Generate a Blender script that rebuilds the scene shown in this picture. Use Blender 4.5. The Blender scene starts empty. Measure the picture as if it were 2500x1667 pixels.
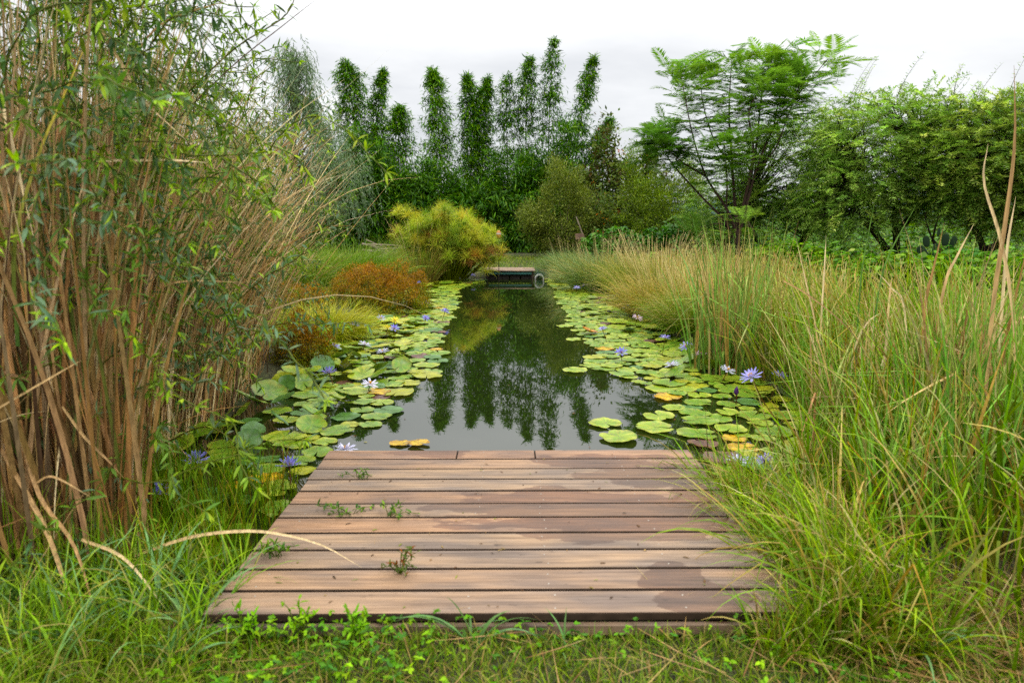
import bpy, math, random
import numpy as np
from mathutils import Vector, Matrix

R = math.radians
rng = np.random.default_rng(11)
random.seed(11)
sc = bpy.context.scene
C = sc.collection

# ------------------------------------------------------------------ camera
cam_d = bpy.data.cameras.new('camera')
cam = bpy.data.objects.new('camera', cam_d)
C.objects.link(cam)
cam.location = (0, 0, 1.55)
cam.rotation_euler = (R(80), 0, 0)
cam_d.lens = 24
cam_d.sensor_width = 36
cam_d.clip_end = 12000
cam_d.clip_start = 0.05
cam_d.dof.use_dof = True
cam_d.dof.focus_distance = 8.0
cam_d.dof.aperture_fstop = 3.2
sc.camera = cam

# ------------------------------------------------------------------ sky, sun, exposure
SUN_EL, SUN_AZ = R(58), R(150)
world = bpy.data.worlds.new('World')
sc.world = world
world.use_nodes = True
nt = world.node_tree
nt.nodes.clear()
N = nt.nodes.new
out = N('ShaderNodeOutputWorld')
bg = N('ShaderNodeBackground')
bg.inputs['Strength'].default_value = 0.1
sky = N('ShaderNodeTexSky')
sky.sky_type = 'NISHITA'
sky.sun_disc = False
sky.sun_elevation = SUN_EL
sky.sun_rotation = SUN_AZ
tc = N('ShaderNodeTexCoord')
sep = N('ShaderNodeSeparateXYZ')
nt.links.new(tc.outputs['Generated'], sep.inputs[0])
ramp = N('ShaderNodeValToRGB')          # overcast: the cloud deck is brightest overhead
ramp.color_ramp.elements[0].position = 0.0
ramp.color_ramp.elements[0].color = (.70, .715, .73, 1)
ramp.color_ramp.elements[1].position = 1.0
ramp.color_ramp.elements[1].color = (2.9, 2.9, 2.9, 1)
for p, v in ((.10, (.80, .812, .825)), (.22, (.96, .965, .97)), (.36, (1.36, 1.36, 1.36)), (.6, (2.2, 2.2, 2.2))):
    e = ramp.color_ramp.elements.new(p)
    e.color = (*v, 1)
nt.links.new(sep.outputs['Z'], ramp.inputs[0])
# cloud bands: project the direction on a flat layer so that they flatten towards the horizon
zz = N('ShaderNodeMath'); zz.operation = 'ADD'; zz.inputs[1].default_value = .13
nt.links.new(sep.outputs['Z'], zz.inputs[0])
dv = N('ShaderNodeVectorMath'); dv.operation = 'DIVIDE'
cmb = N('ShaderNodeCombineXYZ')
for i in range(3):
    nt.links.new(zz.outputs[0], cmb.inputs[i])
nt.links.new(tc.outputs['Generated'], dv.inputs[0])
nt.links.new(cmb.outputs[0], dv.inputs[1])
noi = N('ShaderNodeTexNoise')
noi.inputs['Scale'].default_value = .75
noi.inputs['Detail'].default_value = 6
noi.inputs['Roughness'].default_value = .52
noi.inputs['Distortion'].default_value = .35
nt.links.new(dv.outputs[0], noi.inputs['Vector'])
cr = N('ShaderNodeValToRGB')
cr.color_ramp.elements[0].position = .34
cr.color_ramp.elements[0].color = (.76, .775, .80, 1)
cr.color_ramp.elements[1].position = .66
cr.color_ramp.elements[1].color = (1.1, 1.1, 1.1, 1)
nt.links.new(noi.outputs['Fac'], cr.inputs[0])
mul = N('ShaderNodeMix'); mul.data_type = 'RGBA'; mul.blend_type = 'MULTIPLY'; mul.inputs[0].default_value = 1
nt.links.new(ramp.outputs[0], mul.inputs[6])
nt.links.new(cr.outputs[0], mul.inputs[7])
sca = N('ShaderNodeVectorMath'); sca.operation = 'SCALE'; sca.inputs['Scale'].default_value = 10.0
nt.links.new(mul.outputs[2], sca.inputs[0])
mx = N('ShaderNodeMix'); mx.data_type = 'RGBA'; mx.inputs[0].default_value = .95
nt.links.new(sky.outputs[0], mx.inputs[6])
nt.links.new(sca.outputs[0], mx.inputs[7])
nt.links.new(mx.outputs[2], bg.inputs['Color'])
nt.links.new(bg.outputs[0], out.inputs[0])

sun_d = bpy.data.lights.new('sun', 'SUN')
sun_d.energy = 1.3
sun_d.angle = R(14)
sun_d.color = (1, .96, .9)
sun = bpy.data.objects.new('sun', sun_d)
C.objects.link(sun)
sdir = Vector((math.sin(SUN_AZ) * math.cos(SUN_EL), math.cos(SUN_AZ) * math.cos(SUN_EL), math.sin(SUN_EL)))
sun.rotation_euler = sdir.to_track_quat('Z', 'Y').to_euler()
sun.location = (0, 0, 30)

sc.view_settings.view_transform = 'Standard'
sc.view_settings.look = 'None'
sc.view_settings.exposure = 0.2
sc.view_settings.gamma = 1
sc.cycles.max_bounces = 7
sc.cycles.diffuse_bounces = 3
sc.cycles.glossy_bounces = 3
sc.cycles.transmission_bounces = 4
sc.cycles.caustics_reflective = False
sc.cycles.caustics_refractive = False
sc.cycles.use_denoising = False
sc.cycles.use_adaptive_sampling = False


# ------------------------------------------------------------------ helpers
def lin(r, g, b):
    f = lambda c: c / 12.92 if c <= .04045 else ((c + .055) / 1.055) ** 2.4
    return np.array([f(r / 255), f(g / 255), f(b / 255)])


def tag(o, label=None, cat=None, group=None, kind=None):
    if label: o['label'] = label
    if cat: o['category'] = cat
    if group: o['group'] = group
    if kind: o['kind'] = kind
    return o


def empty(name, loc=(0, 0, 0), rz=0):
    o = bpy.data.objects.new(name, None)
    o.empty_display_size = .2
    C.objects.link(o)
    o.location = loc
    o.rotation_euler = (0, 0, rz)
    return o


class MB:
    """collects vertex, face and colour arrays; build() links them as ONE mesh object"""
    def __init__(s):
        s.v, s.q, s.t, s.c, s.qm, s.tm, s.n = [], [], [], [], [], [], 0

    def add(s, v, q=None, t=None, c=(.5, .5, .5), m=0):
        v = np.asarray(v, float).reshape(-1, 3)
        if q is not None and len(q):
            q = np.asarray(q, int).reshape(-1, 4); s.q.append(q + s.n); s.qm.append(np.full(len(q), m))
        if t is not None and len(t):
            t = np.asarray(t, int).reshape(-1, 3); s.t.append(t + s.n); s.tm.append(np.full(len(t), m))
        c = np.broadcast_to(np.asarray(c, float), (len(v), 3))
        s.v.append(v); s.c.append(c); s.n += len(v)
        return s

    def mesh(s, name, mats, smooth=True):
        me = bpy.data.meshes.new(name)
        v = np.concatenate(s.v); c = np.concatenate(s.c)
        q = np.concatenate(s.q) if s.q else np.zeros((0, 4), int)
        t = np.concatenate(s.t) if s.t else np.zeros((0, 3), int)
        mi = np.concatenate(s.qm + s.tm) if (s.qm or s.tm) else np.zeros(0, int)
        loops = np.concatenate([q.ravel(), t.ravel()])
        tot = np.concatenate([np.full(len(q), 4), np.full(len(t), 3)])
        st = np.concatenate([[0], np.cumsum(tot)[:-1]])
        me.vertices.add(len(v)); me.vertices.foreach_set('co', v.astype(np.float32).ravel())
        me.loops.add(len(loops)); me.loops.foreach_set('vertex_index', loops.astype(np.int32))
        me.polygons.add(len(tot)); me.polygons.foreach_set('loop_start', st.astype(np.int32))
        me.polygons.foreach_set('loop_total', tot.astype(np.int32))
        me.polygons.foreach_set('material_index', mi.astype(np.int32))
        me.polygons.foreach_set('use_smooth', np.full(len(tot), smooth))
        at = me.attributes.new('Col', 'FLOAT_COLOR', 'POINT')
        at.data.foreach_set('color', np.concatenate([c, np.ones((len(c), 1))], 1).astype(np.float32).ravel())
        for m in (mats if isinstance(mats, (list, tuple)) else [mats]):
            me.materials.append(m)
        me.update()
        return me

    def build(s, name, mats, parent=None, smooth=True):
        o = bpy.data.objects.new(name, s.mesh(name, mats, smooth))
        C.objects.link(o)
        if parent: o.parent = parent
        return o


def nrm(a):
    return a / np.maximum(np.linalg.norm(a, axis=-1, keepdims=True), 1e-9)


def U(a, b, n=None):
    return rng.uniform(a, b, n)


def pick(cols, n, w=None, var=.18):
    """n colours out of a palette, each a little lighter or darker"""
    cols = np.array(cols)
    w = None if w is None else np.array(w, float) / np.sum(w)
    i = rng.choice(len(cols), n, p=w)
    return np.clip(cols[i] * (1 + rng.normal(0, var, (n, 1))) * (1 + rng.normal(0, .05, (n, 3))), .003, .9)


def blades(mb, P, az, L, W, lean, bend, c0, c1, S=6, kt=None, ka=None, yaw=None, fold=False, prof='grass', z0=None, m=0):
    """ribbons that rise from P, lean towards az and arch over; c0 at the foot runs to c1 at the tip"""
    P = np.asarray(P, float); n = len(P)
    b = lambda x: np.broadcast_to(np.asarray(x, float), (n,))
    az, L, W, lean, bend = b(az), b(L), b(W), b(lean), b(bend)
    tm = (np.arange(S) + .5) / S
    th = lean[:, None] + bend[:, None] * tm[None] ** 1.5
    if kt is not None:
        th = th + np.where(tm[None] > b(kt)[:, None], b(ka)[:, None], 0)
    th = np.clip(th, -.6, 3.0)
    st = L[:, None] / S
    hx = np.concatenate([np.zeros((n, 1)), np.cumsum(np.sin(th) * st, 1)], 1)
    hz = np.concatenate([np.zeros((n, 1)), np.cumsum(np.cos(th) * st, 1)], 1)
    h = np.stack([np.cos(az), np.sin(az), 0 * az], 1)
    side = np.stack([-np.sin(az), np.cos(az), 0 * az], 1)
    sp = P[:, None] + h[:, None] * hx[..., None]
    sp[..., 2] += hz
    if z0 is not None:
        sp[..., 2] = np.maximum(sp[..., 2], z0)
    thv = np.concatenate([th[:, :1], (th[:, 1:] + th[:, :-1]) / 2, th[:, -1:]], 1)
    nor = h[:, None] * np.cos(thv)[..., None]
    nor[..., 2] = -np.sin(thv)
    y = (rng.normal(0, .5, n) if yaw is None else b(yaw))[:, None] + rng.normal(0, .5, n)[:, None] * np.linspace(0, 1, S + 1)[None]
    sv = side[:, None] * np.cos(y)[..., None] + nor * np.sin(y)[..., None]
    nv = nor * np.cos(y)[..., None] - side[:, None] * np.sin(y)[..., None]
    t = np.linspace(0, 1, S + 1)
    if prof == 'grass':
        w = np.clip(1 - t ** 2.2, .04, 1) * (.75 + .25 * np.minimum(t * 5, 1))
    elif prof == 'leaf':
        w = np.clip(np.sin(np.pi * np.clip(t * .93 + .05, 0, 1)) ** .8, .05, 1)
    else:
        w = np.full(S + 1, 1.)
    hw = (W[:, None] * w[None] / 2)[..., None]
    tt = t[None, :, None]
    c0 = np.broadcast_to(np.asarray(c0, float), (n, 3)); c1 = np.broadcast_to(np.asarray(c1, float), (n, 3))
    col = c0[:, None] * (1 - tt) + c1[:, None] * tt
    if fold:
        v = np.stack([sp - sv * hw + nv * hw * .45, sp, sp + sv * hw + nv * hw * .45], 2)
        k = 3
    else:
        v = np.stack([sp - sv * hw, sp + sv * hw], 2)
        k = 2
    cc = np.repeat(col[:, :, None], k, 2)
    base = (np.arange(n) * (S + 1) * k)[:, None, None]
    r = (np.arange(S) * k)[None, :, None]
    j = np.arange(k - 1)[None, None, :]
    a = base + r + j
    q = np.stack([a, a + 1, a + 1 + k, a + k], -1).reshape(-1, 4)
    mb.add(v.reshape(-1, 3), q=q, c=cc.reshape(-1, 3), m=m)


def leaves(mb, P, D, Nv, L, W, col, kind='lance', m=0, tipc=None):
    """small pointed leaves: P foot, D direction, Nv up side"""
    P = np.asarray(P, float); n = len(P)
    if n == 0: return
    D = nrm(np.broadcast_to(np.asarray(D, float), (n, 3)))
    Nv = np.broadcast_to(np.asarray(Nv, float), (n, 3))
    Sd = nrm(np.cross(D, Nv)); Nn = np.cross(Sd, D)
    L = np.broadcast_to(np.asarray(L, float), (n,))[:, None]; W = np.broadcast_to(np.asarray(W, float), (n,))[:, None]
    col = np.broadcast_to(np.asarray(col, float), (n, 3))
    i = np.arange(n)[:, None]
    if kind == 'quad':           # far leaves: four corners, folded a little across the middle
        v = np.stack([P, P + D * L * .42 + Sd * W * .5 + Nn * W * .12, P + D * L, P + D * L * .42 - Sd * W * .5 + Nn * W * .12], 1)
        t = np.concatenate([i * 4 + np.array([[0, 1, 2]]), i * 4 + np.array([[0, 2, 3]])])
        mb.add(v.reshape(-1, 3), t=t, c=np.repeat(col, 4, 0), m=m)
    else:                        # near leaves: a creased midrib and a drooping tip
        dr = Nn * L * .10
        v = np.stack([P, P + D * L * .3 + Sd * W * .45 + Nn * W * .16, P + D * L * .65 + Sd * W * .4 + Nn * W * .12 - dr * .4, P + D * L - dr * 1.5,
                      P + D * L * .65 - Sd * W * .4 + Nn * W * .12 - dr * .4, P + D * L * .3 - Sd * W * .45 + Nn * W * .16,
                      P + D * L * .3, P + D * L * .65 - dr * .4], 1)
        t = np.concatenate([i * 8 + np.array([[a]]).reshape(1, 3) for a in ([0, 1, 6], [0, 6, 5], [7, 2, 3], [7, 3, 4])])
        q = np.concatenate([i * 8 + np.array(a).reshape(1, 4) for a in ([6, 1, 2, 7], [5, 6, 7, 4])])
        mb.add(v.reshape(-1, 3), q=q, t=t, c=np.repeat(col, 8, 0), m=m)


def tube(mb, pts, rad, sides=6, c=(.2, .15, .1), m=0, cap=False):
    pts = np.asarray(pts, float); K = len(pts)
    rad = np.broadcast_to(np.asarray(rad, float), (K,))
    tg = np.gradient(pts, axis=0); tg = nrm(tg)
    up = np.array([0, 0, 1.]) if abs(tg[0, 2]) < .9 else np.array([1., 0, 0])
    a = nrm(np.cross(tg, up)); b = np.cross(tg, a)
    an = np.arange(sides) / sides * 2 * np.pi
    v = pts[:, None] + rad[:, None, None] * (a[:, None] * np.cos(an)[None, :, None] + b[:, None] * np.sin(an)[None, :, None])
    i = np.arange(K - 1)[:, None] * sides; j = np.arange(sides)[None]
    j2 = (j + 1) % sides
    q = np.stack([i + j, i + j2, i + sides + j2, i + sides + j], -1).reshape(-1, 4)
    c = np.asarray(c, float)
    if c.ndim == 2: c = np.repeat(c, sides, 0)
    mb.add(v.reshape(-1, 3), q=q, c=c, m=m)
    if cap:
        for e in (0, K - 1):
            w = v[e]; ct = pts[e]
            t = [[k, (k + 1) % sides, sides] for k in range(sides)]
            mb.add(np.vstack([w, ct[None]]), t=t, c=c if c.ndim == 1 else c[0], m=m)


def box(mb, x0, x1, y0, y1, z0, z1, c=(.5, .5, .5), bev=.004, m=0, side=None):
    """a box whose top edges are eased"""
    def ring(ix, z): return [(x0 + ix, y0 + ix, z), (x1 - ix, y0 + ix, z), (x1 - ix, y1 - ix, z), (x0 + ix, y1 - ix, z)]
    v = ring(0, z0) + ring(0, z1 - bev) + ring(bev, z1)
    q = [[3, 2, 1, 0], [8, 9, 10, 11]]
    for k in (0, 4):
        for j in range(4):
            q.append([k + j, k + (j + 1) % 4, k + 4 + (j + 1) % 4, k + 4 + j])
    if side is None:
        mb.add(v, q=q, c=c, m=m)
    else:            # edges of another material than the face
        mb.add(v, q=q[:1] + q[2:], c=c, m=side)
        mb.add(v, q=q[1:2], c=c, m=m)


def spline(pts, n):
    """Catmull-Rom through the points"""
    p = np.asarray(pts, float)
    if len(p) == 2: return p[0] + (p[1] - p[0]) * np.linspace(0, 1, n)[:, None]
    e = np.vstack([2 * p[0] - p[1], p, 2 * p[-1] - p[-2]])
    s = np.linspace(0, len(p) - 1 - 1e-6, n); i = s.astype(int); t = (s - i)[:, None]
    a, b, c, d = e[i], e[i + 1], e[i + 2], e[i + 3]
    return .5 * (2 * b + (c - a) * t + (2 * a - 5 * b + 4 * c - d) * t ** 2 + (3 * b - a - 3 * c + d) * t ** 3)


def ribbon(mb, pts, W, c0, c1, n=16, hint=(0, -1, .4), roll=.3):
    """one long blade along a given line"""
    s = spline(pts, n); tg = nrm(np.gradient(s, axis=0))
    nv = nrm(np.broadcast_to(np.asarray(hint, float), s.shape)); sd = nrm(np.cross(tg, nv)); nn = np.cross(sd, tg)
    t = np.linspace(0, 1, n)
    y = roll * np.sin(t * 3)[:, None]
    sd, nn = sd * np.cos(y) + nn * np.sin(y), nn * np.cos(y) - sd * np.sin(y)
    hw = (W / 2 * np.clip(1 - t ** 3, .06, 1) * (.8 + .2 * np.minimum(t * 6, 1)))[:, None]
    v = np.stack([s - sd * hw + nn * hw * .5, s, s + sd * hw + nn * hw * .5], 1).reshape(-1, 3)
    col = np.asarray(c0)[None] * (1 - t[:, None]) + np.asarray(c1)[None] * t[:, None]
    a = (np.arange(n - 1) * 3)[:, None] + np.arange(2)[None]
    q = np.stack([a, a + 1, a + 4, a + 3], -1).reshape(-1, 4)
    mb.add(v, q=q, c=np.repeat(col, 3, 0))


# ------------------------------------------------------------------ materials
def mat(name):
    m = bpy.data.materials.new(name); m.use_nodes = True
    n = m.node_tree; n.nodes.clear()
    o = n.nodes.new('ShaderNodeOutputMaterial')
    return m, n, o


def leaf_mat(name, trans=.28, rough=.5, spec=.2, tint=(1.2, 1.3, .6), nscale=30, gain=.8, sat=1.18, stretch=None, contrast=(.75, 1.2)):
    m, n, o = mat(name)
    a = n.nodes.new('ShaderNodeAttribute'); a.attribute_name = 'Col'
    tx = n.nodes.new('ShaderNodeTexCoord')
    no = n.nodes.new('ShaderNodeTexNoise'); no.inputs['Scale'].default_value = nscale; no.inputs['Detail'].default_value = 3
    if stretch:
        mp = n.nodes.new('ShaderNodeMapping'); mp.inputs['Scale'].default_value = stretch
        n.links.new(tx.outputs['Object'], mp.inputs[0]); n.links.new(mp.outputs[0], no.inputs['Vector'])
    else:
        n.links.new(tx.outputs['Object'], no.inputs['Vector'])
    mr = n.nodes.new('ShaderNodeMapRange'); mr.inputs[1].default_value = .3; mr.inputs[2].default_value = .7
    mr.inputs[3].default_value = contrast[0] * gain; mr.inputs[4].default_value = contrast[1] * gain
    n.links.new(no.outputs['Fac'], mr.inputs[0])
    sv = n.nodes.new('ShaderNodeVectorMath'); sv.operation = 'SCALE'
    n.links.new(a.outputs['Color'], sv.inputs[0]); n.links.new(mr.outputs[0], sv.inputs['Scale'])
    hs = n.nodes.new('ShaderNodeHueSaturation'); hs.inputs['Saturation'].default_value = sat
    n.links.new(sv.outputs[0], hs.inputs['Color']); sv = hs
    p = n.nodes.new('ShaderNodeBsdfPrincipled'); p.inputs['Roughness'].default_value = rough
    p.inputs['Specular IOR Level'].default_value = spec
    n.links.new(sv.outputs[0], p.inputs['Base Color'])
    if trans > 0:
        tv = n.nodes.new('ShaderNodeVectorMath'); tv.operation = 'MULTIPLY'; tv.inputs[1].default_value = tint
        n.links.new(sv.outputs[0], tv.inputs[0])
        tr = n.nodes.new('ShaderNodeBsdfTranslucent'); n.links.new(tv.outputs[0], tr.inputs['Color'])
        mxs = n.nodes.new('ShaderNodeMixShader'); mxs.inputs[0].default_value = trans
        n.links.new(p.outputs[0], mxs.inputs[1]); n.links.new(tr.outputs[0], mxs.inputs[2])
        n.links.new(mxs.outputs[0], o.inputs['Surface'])
    else:
        n.links.new(p.outputs[0], o.inputs['Surface'])
    return m


M_LEAF = leaf_mat('leaf')
M_LEAF2 = leaf_mat('fine_leaf', .36, .5, .15, (1.15, 1.25, .6), gain=1.0, sat=1.0)
M_GRASS = leaf_mat('grass_blade', .24, .5, .2, gain=.92)
M_DRY = leaf_mat('dry_reed', .15, .6, .2, (1.1, 1.0, .8), 30, 1.15, 1.0, (2.6, 2.6, .22), (.62, 1.32))
M_PETAL = leaf_mat('petal', .3, .5, .2, (1.05, 1.0, 1.1), 60, 1.0, 1.1)
M_BARK = leaf_mat('bark', 0, .9, .1, nscale=12, gain=.8, sat=1)
M_PAD = leaf_mat('lily_leaf', .1, .38, .4, (1.2, 1.3, .6), 45, .9, 1.12)


def plain(name, col, rough=.6, metal=0, noise=.2, scale=20, bump=0):
    m, n, o = mat(name)
    p = n.nodes.new('ShaderNodeBsdfPrincipled'); p.inputs['Roughness'].default_value = rough; p.inputs['Metallic'].default_value = metal; p.inputs['Specular IOR Level'].default_value = .5 if rough < .7 else .12
    tx = n.nodes.new('ShaderNodeTexCoord'); no = n.nodes.new('ShaderNodeTexNoise'); no.inputs['Scale'].default_value = scale; no.inputs['Detail'].default_value = 5
    n.links.new(tx.outputs['Object'], no.inputs['Vector'])
    cr = n.nodes.new('ShaderNodeValToRGB')
    cr.color_ramp.elements[0].position = .3; cr.color_ramp.elements[1].position = .7
    cr.color_ramp.elements[0].color = (*[c * (1 - noise) for c in col], 1); cr.color_ramp.elements[1].color = (*[c * (1 + noise) for c in col], 1)
    n.links.new(no.outputs['Fac'], cr.inputs[0]); n.links.new(cr.outputs[0], p.inputs['Base Color'])
    if bump:
        b = n.nodes.new('ShaderNodeBump'); b.inputs['Strength'].default_value = bump; b.inputs['Distance'].default_value = .02
        n.links.new(no.outputs['Fac'], b.inputs['Height']); n.links.new(b.outputs[0], p.inputs['Normal'])
    n.links.new(p.outputs[0], o.inputs['Surface'])
    return m


def ground_mat():
    m, n, o = mat('soil_and_moss')
    p = n.nodes.new('ShaderNodeBsdfPrincipled'); p.inputs['Roughness'].default_value = .95
    tx = n.nodes.new('ShaderNodeTexCoord')
    a = n.nodes.new('ShaderNodeTexNoise'); a.inputs['Scale'].default_value = 1.3; a.inputs['Detail'].default_value = 8
    b = n.nodes.new('ShaderNodeTexNoise'); b.inputs['Scale'].default_value = 28; b.inputs['Detail'].default_value = 8
    for x in (a, b): n.links.new(tx.outputs['Object'], x.inputs['Vector'])
    r1 = n.nodes.new('ShaderNodeValToRGB')
    for i, (ps, cl) in enumerate(((.35, (.055, .04, .022)), (.65, (.06, .085, .022)))):
        r1.color_ramp.elements[i].position = ps; r1.color_ramp.elements[i].color = (*cl, 1)
    r2 = n.nodes.new('ShaderNodeValToRGB')
    for i, (ps, cl) in enumerate(((.3, (.45, .42, .4)), (.72, (1.5, 1.45, 1.2)))):
        r2.color_ramp.elements[i].position = ps; r2.color_ramp.elements[i].color = (*cl, 1)
    mm = n.nodes.new('ShaderNodeMix'); mm.data_type = 'RGBA'; mm.blend_type = 'MULTIPLY'; mm.inputs[0].default_value = 1
    n.links.new(a.outputs['Fac'], r1.inputs[0]); n.links.new(b.outputs['Fac'], r2.inputs[0])
    n.links.new(r1.outputs[0], mm.inputs[6]); n.links.new(r2.outputs[0], mm.inputs[7]); n.links.new(mm.outputs[2], p.inputs['Base Color'])
    bp = n.nodes.new('ShaderNodeBump'); bp.inputs['Distance'].default_value = .03; n.links.new(b.outputs['Fac'], bp.inputs['Height']); n.links.new(bp.outputs[0], p.inputs['Normal'])
    n.links.new(p.outputs[0], o.inputs['Surface'])
    return m


def water_mat():
    m, n, o = mat('still_murky_water')
    p = n.nodes.new('ShaderNodeBsdfPrincipled')
    p.inputs['Base Color'].default_value = (.010, .017, .003, 1)
    p.inputs['Roughness'].default_value = .004
    p.inputs['IOR'].default_value = 1.5
    p.inputs['Specular IOR Level'].default_value = .62
    tx = n.nodes.new('ShaderNodeTexCoord')
    a = n.nodes.new('ShaderNodeTexNoise'); a.inputs['Scale'].default_value = 5; a.inputs['Detail'].default_value = 2
    n.links.new(tx.outputs['Object'], a.inputs['Vector'])
    bp = n.nodes.new('ShaderNodeBump'); bp.inputs['Strength'].default_value = .03; bp.inputs['Distance'].default_value = .008
    n.links.new(a.outputs['Fac'], bp.inputs['Height']); n.links.new(bp.outputs[0], p.inputs['Normal'])
    n.links.new(p.outputs[0], o.inputs['Surface'])
    return m


STAINS = [(.32, 2.98, .52, .17), (.55, 2.78, .62, .12), (.78, 3.40, .30, .16), (.95, 3.1, .16, .14), (.55, 3.55, .30, .10), (1.0, 2.86, .2, .1), (.62, 2.34, .10, .08), (.72, 2.2, .14, .08), (-.42, 3.72, .22, .06), (.2, 3.62, .05, .05)]


def wood_mat():
    m, n, o = mat('weathered_deck_wood')
    L = n.links.new
    p = n.nodes.new('ShaderNodeBsdfPrincipled')
    at = n.nodes.new('ShaderNodeAttribute'); at.attribute_name = 'Col'
    tx = n.nodes.new('ShaderNodeTexCoord')
    mp = n.nodes.new('ShaderNodeMapping'); mp.inputs['Scale'].default_value = (1.6, 42, 10)
    L(tx.outputs['Object'], mp.inputs[0])
    g = n.nodes.new('ShaderNodeTexNoise'); g.inputs['Scale'].default_value = 1.5; g.inputs['Detail'].default_value = 9; g.inputs['Roughness'].default_value = .65; g.inputs['Distortion'].default_value = .4
    L(mp.outputs[0], g.inputs['Vector'])
    gr = n.nodes.new('ShaderNodeValToRGB')
    gr.color_ramp.elements[0].position = .28; gr.color_ramp.elements[0].color = (.5, .46, .44, 1)
    gr.color_ramp.elements[1].position = .72; gr.color_ramp.elements[1].color = (1.34, 1.32, 1.28, 1)
    L(g.outputs['Fac'], gr.inputs[0])
    c1 = n.nodes.new('ShaderNodeMix'); c1.data_type = 'RGBA'; c1.blend_type = 'MULTIPLY'; c1.inputs[0].default_value = 1
    L(at.outputs['Color'], c1.inputs[6]); L(gr.outputs[0], c1.inputs[7])
    # grey and yellowish weathering along the boards
    mp2 = n.nodes.new('ShaderNodeMapping'); mp2.inputs['Scale'].default_value = (1.8, 7, 4); L(tx.outputs['Object'], mp2.inputs[0])
    w = n.nodes.new('ShaderNodeTexNoise'); w.inputs['Scale'].default_value = 1.4; w.inputs['Detail'].default_value = 5; L(mp2.outputs[0], w.inputs['Vector'])
    wr = n.nodes.new('ShaderNodeValToRGB')
    wr.color_ramp.elements[0].position = .36; wr.color_ramp.elements[0].color = (.74, .8, .86, 1)
    wr.color_ramp.elements[1].position = .66; wr.color_ramp.elements[1].color = (1.36, 1.3, 1.08, 1)
    L(w.outputs['Fac'], wr.inputs[0])
    c2 = n.nodes.new('ShaderNodeMix'); c2.data_type = 'RGBA'; c2.blend_type = 'MULTIPLY'; c2.inputs[0].default_value = 1
    L(c1.outputs[2], c2.inputs[6]); L(wr.outputs[0], c2.inputs[7])
    # damp patches where water was spilt
    ds = n.nodes.new('ShaderNodeTexNoise'); ds.inputs['Scale'].default_value = 5.5; ds.inputs['Detail'].default_value = 7
    dm = n.nodes.new('ShaderNodeMapping'); dm.inputs['Scale'].default_value = (.6, 1.9, 1); L(tx.outputs['Object'], dm.inputs[0]); L(dm.outputs[0], ds.inputs['Vector'])
    cur = None
    for (x, y, rx, ry) in STAINS:
        s = n.nodes.new('ShaderNodeMapping'); s.vector_type = 'POINT'
        s.inputs['Location'].default_value = (-x / rx, -y / ry, 0); s.inputs['Scale'].default_value = (1 / rx, 1 / ry, 0)
        L(tx.outputs['Object'], s.inputs[0])
        ln = n.nodes.new('ShaderNodeVectorMath'); ln.operation = 'LENGTH'; L(s.outputs[0], ln.inputs[0])
        if cur is None: cur = ln.outputs['Value']
        else:
            mn = n.nodes.new('ShaderNodeMath'); mn.operation = 'MINIMUM'; L(cur, mn.inputs[0]); L(ln.outputs['Value'], mn.inputs[1]); cur = mn.outputs[0]
    ad = n.nodes.new('ShaderNodeMath'); ad.operation = 'MULTIPLY_ADD'; ad.inputs[1].default_value = 2.6
    L(ds.outputs['Fac'], ad.inputs[0]); L(cur, ad.inputs[2])
    al = n.nodes.new('ShaderNodeMath'); al.operation = 'ADD'; L(ad.outputs[0], al.inputs[0]); L(at.outputs['Alpha'], al.inputs[1])
    st = n.nodes.new('ShaderNodeMapRange'); st.inputs[1].default_value = 3.22; st.inputs[2].default_value = 3.26; st.inputs[3].default_value = 1; st.inputs[4].default_value = 0
    L(al.outputs[0], st.inputs[0])
    c3 = n.nodes.new('ShaderNodeMix'); c3.data_type = 'RGBA'; c3.blend_type = 'MULTIPLY'; c3.inputs[7].default_value = (.58, .48, .42, 1)
    L(st.outputs[0], c3.inputs[0]); L(c2.outputs[2], c3.inputs[6])
    # small dark knots and specks of dirt
    kn = n.nodes.new('ShaderNodeTexNoise'); kn.inputs['Scale'].default_value = 24; kn.inputs['Detail'].default_value = 3
    km = n.nodes.new('ShaderNodeMapping'); km.inputs['Scale'].default_value = (.55, 1.5, 1); L(tx.outputs['Object'], km.inputs[0]); L(km.outputs[0], kn.inputs['Vector'])
    kr = n.nodes.new('ShaderNodeMapRange'); kr.inputs[1].default_value = .66; kr.inputs[2].default_value = .74; kr.inputs[3].default_value = 1; kr.inputs[4].default_value = .5
    L(kn.outputs['Fac'], kr.inputs[0])
    ks = n.nodes.new('ShaderNodeVectorMath'); ks.operation = 'SCALE'; L(c3.outputs[2], ks.inputs[0]); L(kr.outputs[0], ks.inputs['Scale'])
    L(ks.outputs[0], p.inputs['Base Color'])
    rr = n.nodes.new('ShaderNodeMapRange'); rr.inputs[3].default_value = .68; rr.inputs[4].default_value = .42; L(st.outputs[0], rr.inputs[0]); L(rr.outputs[0], p.inputs['Roughness'])
    p.inputs['Specular IOR Level'].default_value = .35
    bp = n.nodes.new('ShaderNodeBump'); bp.inputs['Strength'].default_value = .35; bp.inputs['Distance'].default_value = .003
    L(g.outputs['Fac'], bp.inputs['Height']); L(bp.outputs[0], p.inputs['Normal'])
    L(p.outputs[0], o.inputs['Surface'])
    return m


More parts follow.
